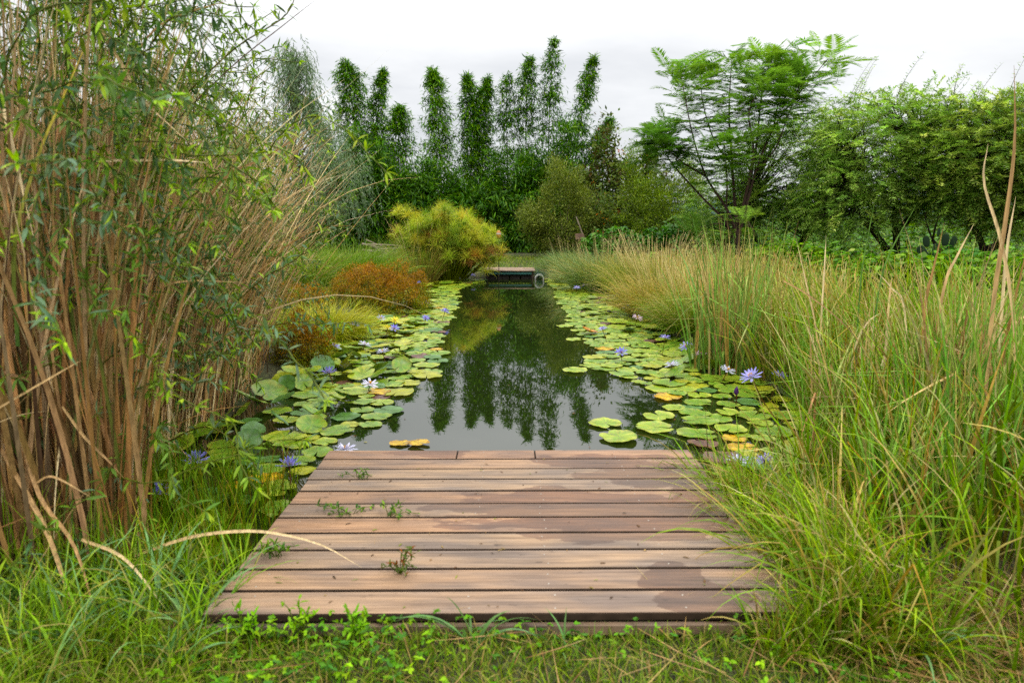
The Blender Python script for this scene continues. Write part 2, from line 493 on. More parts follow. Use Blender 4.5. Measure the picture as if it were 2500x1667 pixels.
M_GROUND, M_WATER, M_WOOD = ground_mat(), water_mat(), wood_mat()
M_SCREW = plain('screw_steel', (.4, .36, .3), .5, .2)
M_DARKWOOD = plain('dark_damp_timber', (.05, .038, .028), .8, 0, .3, 14, .3)
M_TEAL = plain('teal_paint', (.035, .17, .145), .5, 0, .2, 12)
M_STONE = plain('grey_stone', (.06, .052, .045), .9, 0, .35, 9, .5)
M_HOSE = plain('white_hose_plastic', (.36, .36, .33), .45, 0, .2, 30)
M_ORANGE = plain('orange_paint', (.4, .15, .02), .5, 0, .15, 15)
M_PALE = plain('pale_band', (.45, .42, .36), .5, 0, .1, 15)
M_SIGN = plain('faded_brown_board', (.17, .10, .075), .8, 0, .25, 9)
M_STICK = plain('bleached_stick_wood', (.23, .18, .135), .9, 0, .35, 6, .4)
M_HILL = plain('haze_blue_forest', (.045, .085, .12), 1, 0, .25, .01)  # distance haze is put into the base colour as blue
M_CACTUS = plain('cactus_skin', (.014, .03, .013), 1, 0, .25, 12)

# ------------------------------------------------------------------ terrain, water, hills
POND = np.array([(-1.45, 2.75), (-2.35, 2.95), (-2.5, 4.0), (-2.25, 5.2), (-2.35, 7), (-2.5, 9), (-2.25, 11), (-2.45, 14), (-2.6, 16.5), (-2.4, 18.2), (-.9, 18.9), (.75, 18.9),
                 (1.35, 18.0), (1.75, 16), (2.05, 14), (2.3, 11.5), (2.2, 9.5), (2.25, 8), (2.45, 6.8), (2.5, 5.6), (2.2, 4.4), (1.8, 3.4), (1.2, 2.75)])


def pond_dist(x, y):
    """signed distance to the water's edge, negative on the water"""
    P = np.stack([np.asarray(x, float).ravel(), np.asarray(y, float).ravel()], 1)
    d = np.full(len(P), 1e9); ins = np.zeros(len(P), bool)
    for i in range(len(POND)):
        a, b = POND[i], POND[(i + 1) % len(POND)]
        e = b - a; w = P - a
        t = np.clip((w @ e) / (e @ e), 0, 1)
        d = np.minimum(d, np.linalg.norm(w - t[:, None] * e, axis=1))
        c = ((a[1] > P[:, 1]) != (b[1] > P[:, 1]))
        xs = a[0] + (P[:, 1] - a[1]) * (b[0] - a[0]) / (b[1] - a[1] if b[1] != a[1] else 1e-9)
        ins ^= c & (P[:, 0] < xs)
    return np.where(ins, -d, d).reshape(np.shape(x))


def sm(t):
    t = np.clip(t, 0, 1); return t * t * (3 - 2 * t)


def gz(x, y):
    x = np.asarray(x, float); y = np.asarray(y, float)
    d = pond_dist(x, y)
    near = sm((4.5 - y) / 2)
    bump = .03 * np.sin(x * 1.7 + 1) * np.sin(y * 1.3) + .015 * np.sin(x * 5.1) * np.sin(y * 4.3 + 2)
    up = .13 * sm(d / .35) + .22 * sm((d - .3) / 3.5) * (1 - near) + bump * sm(d / 1.0)
    up = up + .035 * sm((2.35 - y) / .3) * sm(d / .3)
    return np.where(d > 0, up, -.5 * sm(-d / .5))


xs = np.concatenate([[-6000, -2500, -900, -300, -120, -60, -35, -22, -15, -11], np.arange(-9, 11.01, .22), [13, 16, 20, 27, 40, 70, 130, 300, 900, 2500, 6000]])
ys = np.concatenate([[-6000, -2000, -600, -150, -50, -20, -8, -3], np.arange(0, 22.01, .22), [23, 25, 28, 32, 38, 48, 65, 100, 180, 400, 1000, 3000, 9000]])
gx, gy = np.meshgrid(xs, ys)
g_z = gz(gx, gy)
nx, ny = len(xs), len(ys)
a = (np.arange(ny - 1)[:, None] * nx + np.arange(nx - 1)[None]).ravel()
mb = MB(); mb.add(np.stack([gx, gy, g_z], -1).reshape(-1, 3), q=np.stack([a, a + 1, a + nx + 1, a + nx], -1))
tag(mb.build('ground', M_GROUND), 'damp brown soil under the plants around the pond', kind='structure')
mb = MB(); mb.add([(-3.2, 2.3, 0), (3.4, 2.3, 0), (3.4, 19.3, 0), (-3.2, 19.3, 0)], q=[[0, 1, 2, 3]])
tag(mb.build('water', M_WATER), 'still dark pond water mirroring bamboo and cloudy sky', kind='structure')
hx = np.linspace(-3500, 3500, 90)
hh = 120 + 70 * np.sin(hx * .0021 + 1) + 40 * np.sin(hx * .0057) + 12 * np.sin(hx * .021)
mb = MB(); rows = [np.stack([hx, np.full_like(hx, 3200 + k * 350), hh * f], 1) for k, f in ((0, -.05), (1, .5), (2, .85), (3, 1.0), (5, .2))]
b = (np.arange(4)[:, None] * 90 + np.arange(89)[None]).ravel()
mb.add(np.concatenate(rows), q=np.stack([b, b + 1, b + 91, b + 90], -1))
tag(mb.build('hills', M_HILL), 'wooded hills on the horizon, tinted blue for distance haze', kind='structure')

# ------------------------------------------------------------------ near deck
M_GAP_SHADE = plain('gap_shade_edge', (.035, .022, .014), .9, 0, .3, 20)  # shade of the gaps put into the colour of board sides and eased edges
deck = empty('wooden_deck', (0, 0, 0), R(.45))
tag(deck, 'weathered brown board deck with damp stains jutting into the pond', 'deck')
mb = MB()
y = 2.105; X0, X1 = -1.02, 1.055
BW, PITCH = .1418, .1525
base_w = np.array([.252, .177, .131])
bc = [(1.0, .98, .98), (1.04, .97, .9), (.98, .98, .97), (1.0, 1.0, .98), (1.1, .96, .86), (.92, .9, .88), (1.0, .88, .8), (.96, .98, .99), (1.03, 1.03, 1.0), (.98, .92, .88), (1.05, .92, .86)]
alph = []
for i in range(11):
    dx0, dx1 = U(-.006, .006), U(-.006, .006)
    zt = .25 + U(-.0015, .0015)
    segs = [(X0 + dx0, X1 + dx1)] if i < 10 else [(X0 + dx0, -.283), (-.281, .158), (.160, X1 + dx1)]
    for (a0, a1) in segs:
        f = np.array(bc[i]) * (1 + U(-.04, .04))
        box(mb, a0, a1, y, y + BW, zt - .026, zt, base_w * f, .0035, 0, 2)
        alph += [U(-.12, .12)] * 24
    # two screws over each of five joists
    for jx in (-.9, -.13, .16, .62):
        if rng.random() < .25: continue
        for sy in (.03, BW - .03):
            an = np.arange(8) / 8 * 2 * np.pi
            cx, cy = jx + U(-.014, .014), y + sy + U(-.008, .008)
            mb.add(np.stack([cx + .0034 * np.cos(an), cy + .0034 * np.sin(an), np.full(8, zt + .0008)], 1), q=[[0, 1, 2, 3], [0, 3, 4, 7], [4, 5, 6, 7]], m=1)
            alph += [0] * 8
    y += PITCH
dk = mb.build('decking', [M_WOOD, M_SCREW, M_GAP_SHADE], deck, smooth=False)
at = dk.data.attributes['Col']
arr = np.zeros(len(dk.data.vertices) * 4, np.float32); at.data.foreach_get('color', arr)
arr = arr.reshape(-1, 4); arr[:, 3] = .8 + np.array(alph); at.data.foreach_set('color', arr.ravel())
yb = y - PITCH + BW
mb = MB(); box(mb, X0 + .004, X1 - .004, 2.092, 2.114, .178, .214, base_w * .6, .003); o = mb.build('fascia_board', M_WOOD, deck, False)
for jx in (-.97, -.42, .16, .62, 1.0):
    mb = MB(); box(mb, jx - .022, jx + .022, 2.125, yb - .03, .10, .2205, (.2, .15, .1), .002); mb.build('joist', M_DARKWOOD, deck, False)
mb = MB(); box(mb, X0 + .01, X1 - .01, yb - .028, yb - .004, .10, .2195, base_w * .8, .003); mb.build('fascia_board', M_DARKWOOD, deck, False)
for px_ in (X0 + .12, X1 - .12):
    for py_ in (2.25, yb - .14):
        mb = MB(); tube(mb, [(px_, py_, -.5), (px_, py_, .1)], .045, 10); mb.build('post', M_DARKWOOD, deck)

# ------------------------------------------------------------------ far dock, hose, small things at the far end
dock = empty('wooden_dock', (-.07, 18.35, 0))
tag(dock, 'small brown dock with teal beam at the far end of the pond', 'dock')
mb = MB()
for i in range(8):
    box(mb, -.69, .69, .0 + i * .15, .145 + i * .15, .225, .25, base_w * U(.95, 1.25), .004)
mb.build('decking', M_WOOD, dock, False)
mb = MB(); box(mb, -.56, .60, .07, .12, .135, .2, bev=.003); mb.build('beam', M_TEAL, dock, False)
for k in range(4):
    mb = MB(); box(mb, -.58 + k * .3, -.31 + k * .3, .22, .45, -.3, .11, bev=.01); mb.build('stone_block', M_STONE, dock, False)
for k in (-.6, .62):
    mb = MB(); tube(mb, [(k, .1, -.4), (k, .1, .22)], .03, 8); mb.build('post', M_DARKWOOD, dock)

hose = empty('hose_coil', (.715, 17.9, .03), R(12))
tag(hose, 'white corrugated hose looped upright in the water beside the far dock', 'hose')
for k in range(2):
    an = np.linspace(R(-35), R(215), 40)
    rr = .118 - .012 * k
    mb = MB(); tube(mb, np.stack([rr * np.cos(an) + .012 * k, np.full(40, .035 * k), rr * np.sin(an) + .03 - .02 * k], 1), .009 + .0018 * (np.arange(40) % 2), 8, cap=True)
    mb.build('loop', M_HOSE, hose)

mk = empty('garden_marker', (-.347, 17.9, 0))
tag(mk, 'small orange rounded garden marker with pale band on a thin pole right of the papyrus', 'marker')
mb = MB(); tube(mb, [(0, 0, -.1), (.005, 0, .6), (0, 0, 1.12)], .011, 6, cap=True); mb.build('pole', M_DARKWOOD, mk)
an = np.linspace(0, np.pi, 9); mb = MB()
tube(mb, np.stack([0 * an, 0 * an, 1.1 + .11 * (1 - np.cos(an)) * .95], 1), np.maximum(.062 * np.sin(an) ** .7, .004), 12); mb.build('body', M_ORANGE, mk)
mb = MB(); tube(mb, [(0, 0, 1.21), (0, 0, 1.245)], .064, 12, cap=True); mb.build('band', M_PALE, mk)

sg = empty('notice_board', (2.06, 21, .33))
tag(sg, 'small faded brown board on a leaning red-brown stake under the olive bush', 'sign')
mb = MB(); tube(mb, [(.3, 0, -.05), (.14, .02, .7), (-.12, .03, 1.35)], .02, 6, cap=True); mb.build('stake', M_STICK, sg)
mb = MB(); box(mb, -.13, .12, -.03, -.005, .67, .84, bev=.004); mb.build('board', M_SIGN, sg, False)

# ------------------------------------------------------------------ lily pads
PC = {'green': lin(102, 144, 52), 'lime': lin(130, 162, 60), 'dark green': lin(84, 122, 54), 'yellowing': lin(172, 172, 66), 'yellow': lin(218, 184, 48), 'dark red': lin(96, 70, 66)}
SPOT = {'green': lin(150, 160, 70), 'lime': lin(178, 180, 80), 'dark green': lin(95, 130, 80), 'yellowing': lin(150, 160, 60), 'yellow': lin(160, 110, 30), 'dark red': lin(120, 84, 60)}


def pad_arrays(seed, cname, lift=0., seg=40):
    r_ = np.random.default_rng(seed)
    gap = r_.uniform(.04, .16)
    an = np.linspace(gap, 2 * np.pi - gap, seg)
    rings = [.03, .3, .6, .85, 1.0]
    V, K = [], []
    ph = r_.uniform(0, 6.28, 4)
    rim = 1 + .05 * np.sin(an * 2 + ph[0]) + .03 * np.sin(an * 5 + ph[1]) - .16 * np.exp(-((an - r_.uniform(1, 5.3)) / .1) ** 2) * (r_.random() < .4) + .014 * np.where(np.arange(seg) % 2, 1, -1)
    # the two lobes round off beside the cleft
    rim *= 1 - .22 * np.exp(-((an - gap) / .16) ** 2) - .22 * np.exp(-((2 * np.pi - gap - an) / .16) ** 2)
    base, spot = PC[cname], SPOT[cname]
    for k, r in enumerate(rings):
        rr = r * (rim if k > 2 else 1)
        z = .03 * np.sin(an * 3 + ph[2]) * r ** 2 + .045 * r ** 4 * np.sin(an * 7 + ph[3]) * .5
        z = z + lift * (r ** 2) * (.35 + .65 * np.cos(an - ph[0])) + (.02 if k == 4 else 0)
        V.append(np.stack([rr * np.cos(an), rr * np.sin(an), z], 1))
        f = np.clip(r_.normal(.2 + .45 * (r > .8), .35, seg), 0, 1)[:, None]
        # pale veins run out from the middle
        vein = (np.arange(seg) % 4 == 0)[:, None] * .35
        cc = base * (1 - f) + spot * f
        cc = cc * (1 + vein * (1 - r * .6)) * (.86 + .14 * r)
        if cname in ('yellowing', 'yellow') and k >= 3:
            cc = cc * np.where(r_.random(seg) < .18, .55, 1)[:, None]
        bl = (.5 + .5 * np.sin(an * 2 + ph[1] * 3 + r * 4))[:, None] ** 4
        cc = cc * (1 - .28 * bl)
        if k == 4: cc = cc * np.where(r_.random(seg) < .15, .5, 1)[:, None]
        K.append(cc)
    a = (np.arange(len(rings) - 1)[:, None] * seg + np.arange(seg - 1)[None]).ravel()
    q = np.stack([a, a + seg, a + seg + 1, a + 1], -1)
    return np.concatenate(V), q, np.concatenate(K)


PADM = {}
for cn in PC:
    for s in range(4):
        for lf in (0, 1):
            mb = MB(); v, q, c = pad_arrays(100 + s + 10 * len(PADM), cn, .0 if not lf else .34); mb.add(v, q=q, c=c)
            PADM[cn, s, lf] = mb.mesh('lily_pad', M_PAD)

# the inner limit of each belt of pads: (y, x)
LEFT_IN = np.array([(3.0, -1.3), (4.2, -1.2), (4.9, -1.15), (5.3, -1.0), (6.0, -1.15), (6.4, -1.0), (6.9, -.78), (7.6, -.82), (8.5, -.95), (10, -1.0), (12, -1.05), (14, -1.15), (15.5, -1.25), (16.8, -1.1), (17.4, -.75), (18.2, -.75)])
RIGHT_IN = np.array([(3.3, 1.25), (4.2, 1.25), (5, 1.25), (5.6, 1.35), (6.2, 1.35), (6.6, 1.15), (7.2, .85), (8.2, 1.05), (9, .95), (10, .95), (12, .95), (14, .95), (15.5, 1.05), (17, .95), (18, .95)])
placed = []          # x, y, r
fixed = [(.77, 4.74, .145, 'lime', 'lime pad alone on open water nearest the deck, right of centre'),
         (.72, 5.08, .125, 'lime', 'lime pad alone on open water, just behind the one nearest the deck'),
         (1.08, 4.97, .15, 'lime', 'lime pad left of the pair at the right belt of pads near the deck'),
         (1.18, 5.30, .135, 'lime', 'lime pad at the tip of the right belt, farthest from the deck of four'),
         (1.36, 4.82, .155, 'green', 'broad green pad touching the crowded right belt beside the deck corner'),
         (1.46, 5.13, .14, 'green', 'green pad at the right belt behind the broad one near the deck'),
         (-.79, 4.62, .075, 'yellow', 'left of two small fallen yellow leaves floating at the deck edge'),
         (-.655, 4.6, .075, 'yellow', 'right of two small fallen yellow leaves floating at the deck edge'),
         (-1.02, 5.45, .13, 'dark green', 'dark green pad alone before the left belt with open water around'),
         (-1.33, 5.28, .12, 'dark green', 'dark green pad beside the lone dark one on the left'),
         (1.6, 4.52, .11, 'yellow', 'bright yellow pad among green ones right of the deck corner'),
         (1.39, 5.9, .14, 'yellow', 'bright yellow speckled pad at the inner edge of the right belt'),
         (1.75, 6.35, .14, 'yellowing', 'yellow-rimmed pad below the cattail clump on the right'),
         (.66, 6.98, .14, 'lime', 'lime pad at the very tip of the right belt beside dark reflections'),
         (.86, 7.25, .14, 'lime', 'lime pad tucked behind the tip of the right belt'),
         (.95, 9.6, .12, 'lime', 'lime pad standing off the right belt beside a curled orange leaf'),
         (.78, 10.0, .12, 'lime', 'pale lime pad farthest out beside the curled orange leaf'),
         (.82, 8.9, .11, 'lime', 'lime pad in front of the curled orange leaf'),
         (-.86, 6.75, .17, 'yellowing', 'broad yellow-edged pad at the inner corner of the left belt'),
         (-1.05, 6.05, .16, 'yellowing', 'yellow-orange rimmed pad in front of the left belt')]


def nice(x, y): return (-1.0 > x or x > 1.0)


def pad(x, y, r, cn, label, lf=0, rz=None, tilt=None):
    s = rng.integers(4)
    o = bpy.data.objects.new('lily_pad', PADM[cn, s, lf]); C.objects.link(o)
    t = tilt if tilt is not None else (U(.25, .8) if lf else U(0, .035))
    ta = U(0, 6.28)
    o.location = (x, y, .006 + U(0, .014) + (r * .75 * math.sin(t) + .015 if lf else r * math.sin(t)))
    o.rotation_euler = (t * math.cos(ta), t * math.sin(ta), U(0, 6.28) if rz is None else rz)
    o.scale = (r, r * U(.88, 1.0), r)
    tag(o, label, 'lily pad', 'lily pads floating on the pond')
    return o


for (x, y, r, cn, lb) in fixed:
    placed.append((x, y, r)); pad(x, y, r, cn, lb)
fixed_n = len(fixed)
cand = []
tries = 0
while tries < 30000:
    tries += 1
    side = -1 if rng.random() < .5 else 1
    y = rng.uniform(2.95, 18.3)
    if side < 0:
        x1 = np.interp(y, LEFT_IN[:, 0], LEFT_IN[:, 1]); x0 = -2.5
    else:
        x0 = np.interp(y, RIGHT_IN[:, 0], RIGHT_IN[:, 1]); x1 = 2.75
    x = rng.uniform(x0, x1); r = float(np.clip(rng.normal(.124, .026), .07, .18))
    if y > 12: r *= 1.08
    if pond_dist(np.array([x]), np.array([y]))[0] > -r * .6: continue
    if y < 3.9 and abs(x) < 1.1 + r: continue
    edge = min(abs(x - x1), abs(x - x0))
    inner = (x1 - x) if side < 0 else (x - x0)
    if inner < .25 and rng.random() < .35: continue
    ov = .74 if y < 6 else .63
    if tries < 4000: ov = 1.0
    if side < 0 and 3 < y < 4.6: ov *= 1.1
    if any((x - p) ** 2 + (y - q) ** 2 < (ov * (r + s)) ** 2 for (p, q, s) in placed): continue
    placed.append((x, y, r)); cand.append((y, x, r, inner))
cand.sort()
extra = MB()
ZL = {'green': 'mid green', 'lime': 'lime green', 'dark green': 'dark green', 'yellowing': 'yellowing', 'yellow': 'bright yellow', 'dark red': 'dark reddish'}
for i, (y, x, r, inner) in enumerate(cand):
    w = [.50, .33, .06, .08, .018, .02] if x > 0 else ([.40, .34, .10, .12, .02, .02] if y > 5.8 else [.5, .12, .3, .06, .02, 0])
    if y > 10: w = [.42, .40, .03, .11, .01, .03]
    cn = list(PC)[rng.choice(6, p=np.array(w) / sum(w))]
    lf = 1 if (inner > .35 and rng.random() < (.38 if x < 0 else .12) and cn in ('green', 'lime', 'dark green', 'yellowing')) else 0
    if fixed_n + i < 300:
        sd = 'left' if x < 0 else 'right'
        zone = 'beside the deck' if y < 5.2 else ('among the crowded pads of the near %s belt' % sd if y < 8.5 else ('in the middle of the %s belt' % sd if y < 13 else 'in the far %s belt toward the small dock' % sd))
        form = 'raised and curled' if lf else 'flat'
        if cn in ('yellow', 'dark red'): form = 'flat ageing'
        if y < 5.2: zone = 'on the %s beside the deck' % sd
        pad(x, y, r, cn, '%s %s lily pad %s' % (ZL[cn], form, zone), lf)
    else:
        v, q, c = pad_arrays(5000 + i, cn, .2 * lf, 22)
        a_ = U(0, 6.28); ca, sa = math.cos(a_), math.sin(a_)
        vv = v * r; vv = np.stack([vv[:, 0] * ca - vv[:, 1] * sa + x, vv[:, 0] * sa + vv[:, 1] * ca + y, vv[:, 2] + .012 + .03 * lf], 1)
        extra.add(vv, q=q, c=c)
if extra.n:
    tag(extra.build('lily_pads', M_PAD), 'far mass of small lily pads beyond the middle of the pond', 'lily pads', kind='stuff')
print('PADS', len(placed), 'extra', max(0, fixed_n + len(cand) - 300))
mb = MB(); n = 420
x = U(-2.2, 2.4, n); y = U(4.0, 17.5, n); k = (pond_dist(x, y) < -.15) & ((rng.random(n) < .25) | (x < np.interp(y, LEFT_IN[:, 0], LEFT_IN[:, 1]) + .25) | (x > np.interp(y, RIGHT_IN[:, 0], RIGHT_IN[:, 1]) - .25))
x, y = x[k], y[k]; n = len(x); a_ = U(0, 6.28, n)
leaves(mb, np.stack([x, y, np.full(n, .004)], 1), np.stack([np.cos(a_), np.sin(a_), 0 * a_], 1), UP0 := np.array([0, 0, 1.]), U(.012, .05, n), U(.006, .018, n), pick([lin(150, 130, 80), lin(120, 90, 60), lin(170, 170, 90)], n, None, .2), 'quad')
tag(mb.build('debris', M_LEAF), 'tiny fallen bits floating on the dark water', 'debris', kind='stuff')
# curled orange dead leaf
mb = MB(); v, q, c = pad_arrays(77, 'yellow', .75); mb.add(v * .11, q=q, c=c * np.array([.8, .55, .5]))
o = mb.build('curled_leaf', M_PAD); o.location = (1.07, 9.35, .05); o.rotation_euler = (.5, -.3, 1)
tag(o, 'curled orange-brown dead leaf standing off the right belt of pads', 'leaf')


# ------------------------------------------------------------------ water lilies
def flower_meshes(ctip, cbase, openness, seed):
    r_ = np.random.default_rng(seed)
    mb = MB()
    for (n, el, L, W) in ((7, .22, 1.0, .27), (7, .62, .95, .25), (5, 1.0, .8, .22)):
        for k in range(n):
            a_ = (k + .5 * (el > .5)) / n * 6.283 + r_.normal(0, .08); e = el * openness + r_.normal(0, .06)
            d = np.array([math.cos(a_) * math.cos(e), math.sin(a_) * math.cos(e), math.sin(e)])
            s = np.array([-math.sin(a_), math.cos(a_), 0]); u = np.cross(d, s) * -1
            t = np.array([.08, .35, .65, .88, 1.0]); w = np.array([.28, .8, 1.0, .6, .04]) * W / 2
            rows = []; cc = []
            for ti, wi in zip(t, w):
                ctr = d * L * ti + u * .16 * L * ti ** 2
                rows += [ctr - s * wi + u * wi * .45, ctr, ctr + s * wi + u * wi * .45]
                cc += [cbase * (1 - ti) + ctip * ti] * 3
            b_ = (np.arange(4) * 3)[:, None] + np.arange(2)[None]
            mb.add(rows, q=np.stack([b_, b_ + 1, b_ + 4, b_ + 3], -1).reshape(-1, 4), c=np.array(cc) * r_.uniform(.92, 1.06))
    pm = mb.mesh('petals', M_PETAL)
    mb = MB()
    n = 26; a_ = r_.uniform(0, 6.28, n); e = r_.uniform(.7, 1.5, n)
    D = np.stack([np.cos(a_) * np.cos(e), np.sin(a_) * np.cos(e), np.sin(e)], 1)
    leaves(mb, D * .08, D, np.array([0, 0, 1.]), .34, .07, lin(225, 175, 50))
    cm = mb.mesh('stamens', M_PETAL)
    return pm, cm


LAV, LAVB = lin(165, 160, 230), lin(205, 205, 240)
FM = [flower_meshes(LAV, LAVB, 1.0, 1), flower_meshes(lin(140, 135, 220), lin(190, 190, 240), 1.35, 2), flower_meshes(lin(215, 215, 240), lin(235, 235, 245), .8, 3),
      flower_meshes(lin(225, 190, 215), lin(235, 220, 230), .8, 4), flower_meshes(lin(235, 220, 90), lin(240, 230, 120), 1.2, 5)]
mb = MB(); tube(mb, [(0, 0, -1), (.03, .01, -.5), (0, 0, .02)], [.045, .045, .06], 6, lin(110, 80, 50)); STEM = mb.mesh('stem', M_LEAF)
FL = [(-1.87, 9.65, 0, 'lavender lily in front of the big orange mound'), (-1.78, 8.12, 2, 'pale lily just right of the small orange mound'), (-1.43, 7.42, 2, 'whitish lily at the middle of the left belt of pads'),
      (-1.29, 6.04, 2, 'large pale lavender lily open on the near left pads'), (-2.07, 7.83, 0, 'lavender lily left of the small orange mound'), (-1.74, 6.35, 1, 'half-closed violet lily under the small orange mound'),
      (-2.07, 8.89, 0, 'lavender lily between the two orange mounds'), (-1.06, 4.17, 2, 'pale lily peeking over the deck back left corner'), (-1.32, 3.86, 1, 'violet lily close to the deck left edge'),
      (-1.92, 3.96, 1, 'violet lily deep among the rushes left of the deck'), (-1.9, 3.46, 1, 'violet lily lowest in the rushes left of the deck'), (-1.55, 12.05, 0, 'lavender lily right of the big orange mound'),
      (-2.14, 15.77, 1, 'purple lily beside the brown sedge tussock'), (-1.25, 9.78, 1, 'small violet lily on the inner edge of the left belt'), (1.97, 13.6, 0, 'lavender lily farthest along the right bank grass'),
      (1.97, 12.61, 1, 'violet lily second along the right bank grass'), (2.06, 11.13, 2, 'large pale lily by the right bank tan grass'), (1.83, 9.87, 3, 'pinkish lily by the right bank tan grass'),
      (1.85, 10.91, 1, 'violet lily left of the large pale one by the tan grass'), (1.17, 8.71, 0, 'lavender lily over reddish pads on the right'), (1.21, 7.42, 1, 'violet lily on tall stalk at the right belt inner edge'),
      (1.8, 7.91, 0, 'lavender lily left of the cattail clump'), (1.99, 7.69, 0, 'lavender lily against the cattail clump base'), (1.99, 7.05, 3, 'mauve lily with dark heart before the cattail clump'),
      (1.61, 6.72, 2, 'whitish lily low in front of the cattail clump'), (2.09, 6.47, 2, 'pale lily at the cattail clump right foot'), (2.01, 5.59, 0, 'biggest lavender lily on tall stalk at right'),
      (2.38, 5.92, 0, 'lavender lily just behind the biggest one at right'), (1.42, 4.07, 2, 'pale lavender lily just off the deck right corner'), (1.52, 3.92, 0, 'lavender lily half hidden in grass off the deck right corner'),
      (1.37, 14.43, 0, 'lavender lily before the far right grass mounds'), (1.7, 15.9, 1, 'violet lily at the foot of the grey-green far mound'), (1.6, 15.02, 0, 'lavender lily in front of the grey-green far mound'),
      (-1.8, 17.9, 2, 'pale lily left of the papyrus foot'), (-1.38, 17.7, 2, 'pale lily before the papyrus foot'), (-1.0, 17.6, 0, 'lavender lily between papyrus and far dock'),
      (-2.25, 17.3, 0, 'lavender lily at the foot of the brown tussock'), (-1.7, 9.2, 4, 'yellow lily in front of the big orange mound'), (-1.62, 9.35, 4, 'second yellow lily near the big orange mound, slightly farther right'),
      (-1.5, 8.6, 1, 'small violet lily low on the left belt'), (-1.05, 10.6, 1, 'violet lily at the outer left pads')]
for (x, y, k, lb) in FL:
    h = U(.10, .2) if k != 2 else U(.07, .13)
    if lb.startswith('biggest'): h = .26
    f = empty('water_lily', (x, y, h), U(0, 6.28))
    f.rotation_euler = (U(-.4, .4), U(-.4, .4), f.rotation_euler[2])
    s = U(.072, .09) * (1.2 if lb.startswith('biggest') else 1)
    f.scale = (s, s, s)
    tag(f, lb, 'water lily', 'water lilies in bloom')
    for nm, me in (('petals', FM[k][0]), ('stamens', FM[k][1])):
        c = bpy.data.objects.new(nm, me); C.objects.link(c); c.parent = f
    c = bpy.data.objects.new('stem', STEM); C.objects.link(c); c.parent = f
    c.scale = (1, 1, (h + .05) / s)
bud = empty('lily_bud', (1.9, 5.62, .1)); tag(bud, 'closed purple lily bud below the biggest lavender lily', 'flower bud')
mb = MB(); tube(mb, [(0, 0, 0), (0, 0, .02), (0, 0, .05), (.004, 0, .075)], [.01, .02, .016, .002], 10, lin(95, 60, 120)); mb.build('petals', M_PETAL, bud)
mb = MB(); tube(mb, [(0, 0, -.2), (.005, 0, .005)], .005, 6, lin(100, 70, 50)); mb.build('stem', M_LEAF, bud)

# ------------------------------------------------------------------ trees
UP = np.array([0, 0, 1.])


def clump_leaves(mb, ctr, rad, n, L, W, cols, w=None, droop=.4, spread=1., kind='quad', var=.2):
    """leaves of one spray, pointing out of its centre and hanging"""
    d = nrm(rng.normal(0, 1, (n, 3)))
    p = ctr + d * rad * (U(.15, 1, (n, 1)) ** .6)
    dd = nrm(d * spread + rng.normal(0, .5, (n, 3)) - UP * droop)
    leaves(mb, p, dd, nrm(rng.normal(0, .6, (n, 3)) + UP), L * U(.7, 1.25, n), W * U(.8, 1.2, n), pick(cols, n, w, var), kind)


BAM = [lin(80, 124, 42), lin(102, 148, 50), lin(56, 96, 36), lin(132, 170, 62)]


def bamboo(name_label, x, y, h, lean, wid, dens=1., t0=.18, nod=.5, w=None, culm=True):
    root = empty('bamboo', (x, y, .3))
    tag(root, name_label, 'bamboo', 'bamboo along the far end of the pond')
    tr, cr_ = MB(), MB()
    s = np.linspace(0, 1, 14)
    off = nod * .4 * wid * s ** 6
    pts = np.stack([lean * s ** 1.2 + off * np.sign(lean if abs(lean) > .1 else 1) + .05 * np.sin(s * 5 + x), .15 * np.sin(s * 4 + x), h * s - .12 * wid * s ** 8], 1)
    tube(tr, pts, np.linspace(.045, .008, 14), 6, lin(92, 105, 52))
    nb = int(h * 46 * dens)
    t = np.sort(t0 + (1 - t0) * U(0, 1, nb) ** .9)
    node = np.stack([np.interp(t, s, pts[:, k]) for k in range(3)], 1)
    az = np.arange(nb) * 2.4 + rng.normal(0, .5, nb)
    prof = np.clip(np.minimum(.55 + .45 * np.sin(np.clip((1 - t) * 2.6, 0, 1.57)), 1), .1, 1) * np.clip((1.02 - t) * 9, .35, 1)
    ln = wid * .62 * prof * (1.2 - .42 * t) * U(.45, 1.3, nb)
    hd = np.stack([np.cos(az), np.sin(az), 0 * az], 1)
    for j in range(nb):
        e = node[j] + hd[j] * ln[j] + UP * ln[j] * U(-.15, .4)
        mid = node[j] + hd[j] * ln[j] * .5 + UP * ln[j] * .3
        if j % 2 == 0: tube(tr, [node[j], mid, e], [.008, .006, .003], 4, lin(85, 100, 45))
        k = int(rng.integers(13, 21))
        u = U(.25, 1.05, (k, 1))
        p = node[j] + (mid - node[j]) * np.minimum(u * 2, 1) + (e - mid) * np.maximum(u * 2 - 1, 0)
        d = nrm(hd[j] * .6 + rng.normal(0, .65, (k, 3)) - UP * .45)
        leaves(cr_, p + rng.normal(0, .05, (k, 3)), d, nrm(rng.normal(0, .4, (k, 3)) + UP), U(.15, .28, k), U(.03, .048, k), pick(BAM, k, w, .22), 'quad')
    tr.build('culm', M_LEAF, root); cr_.build('crown', M_LEAF, root)
    return root


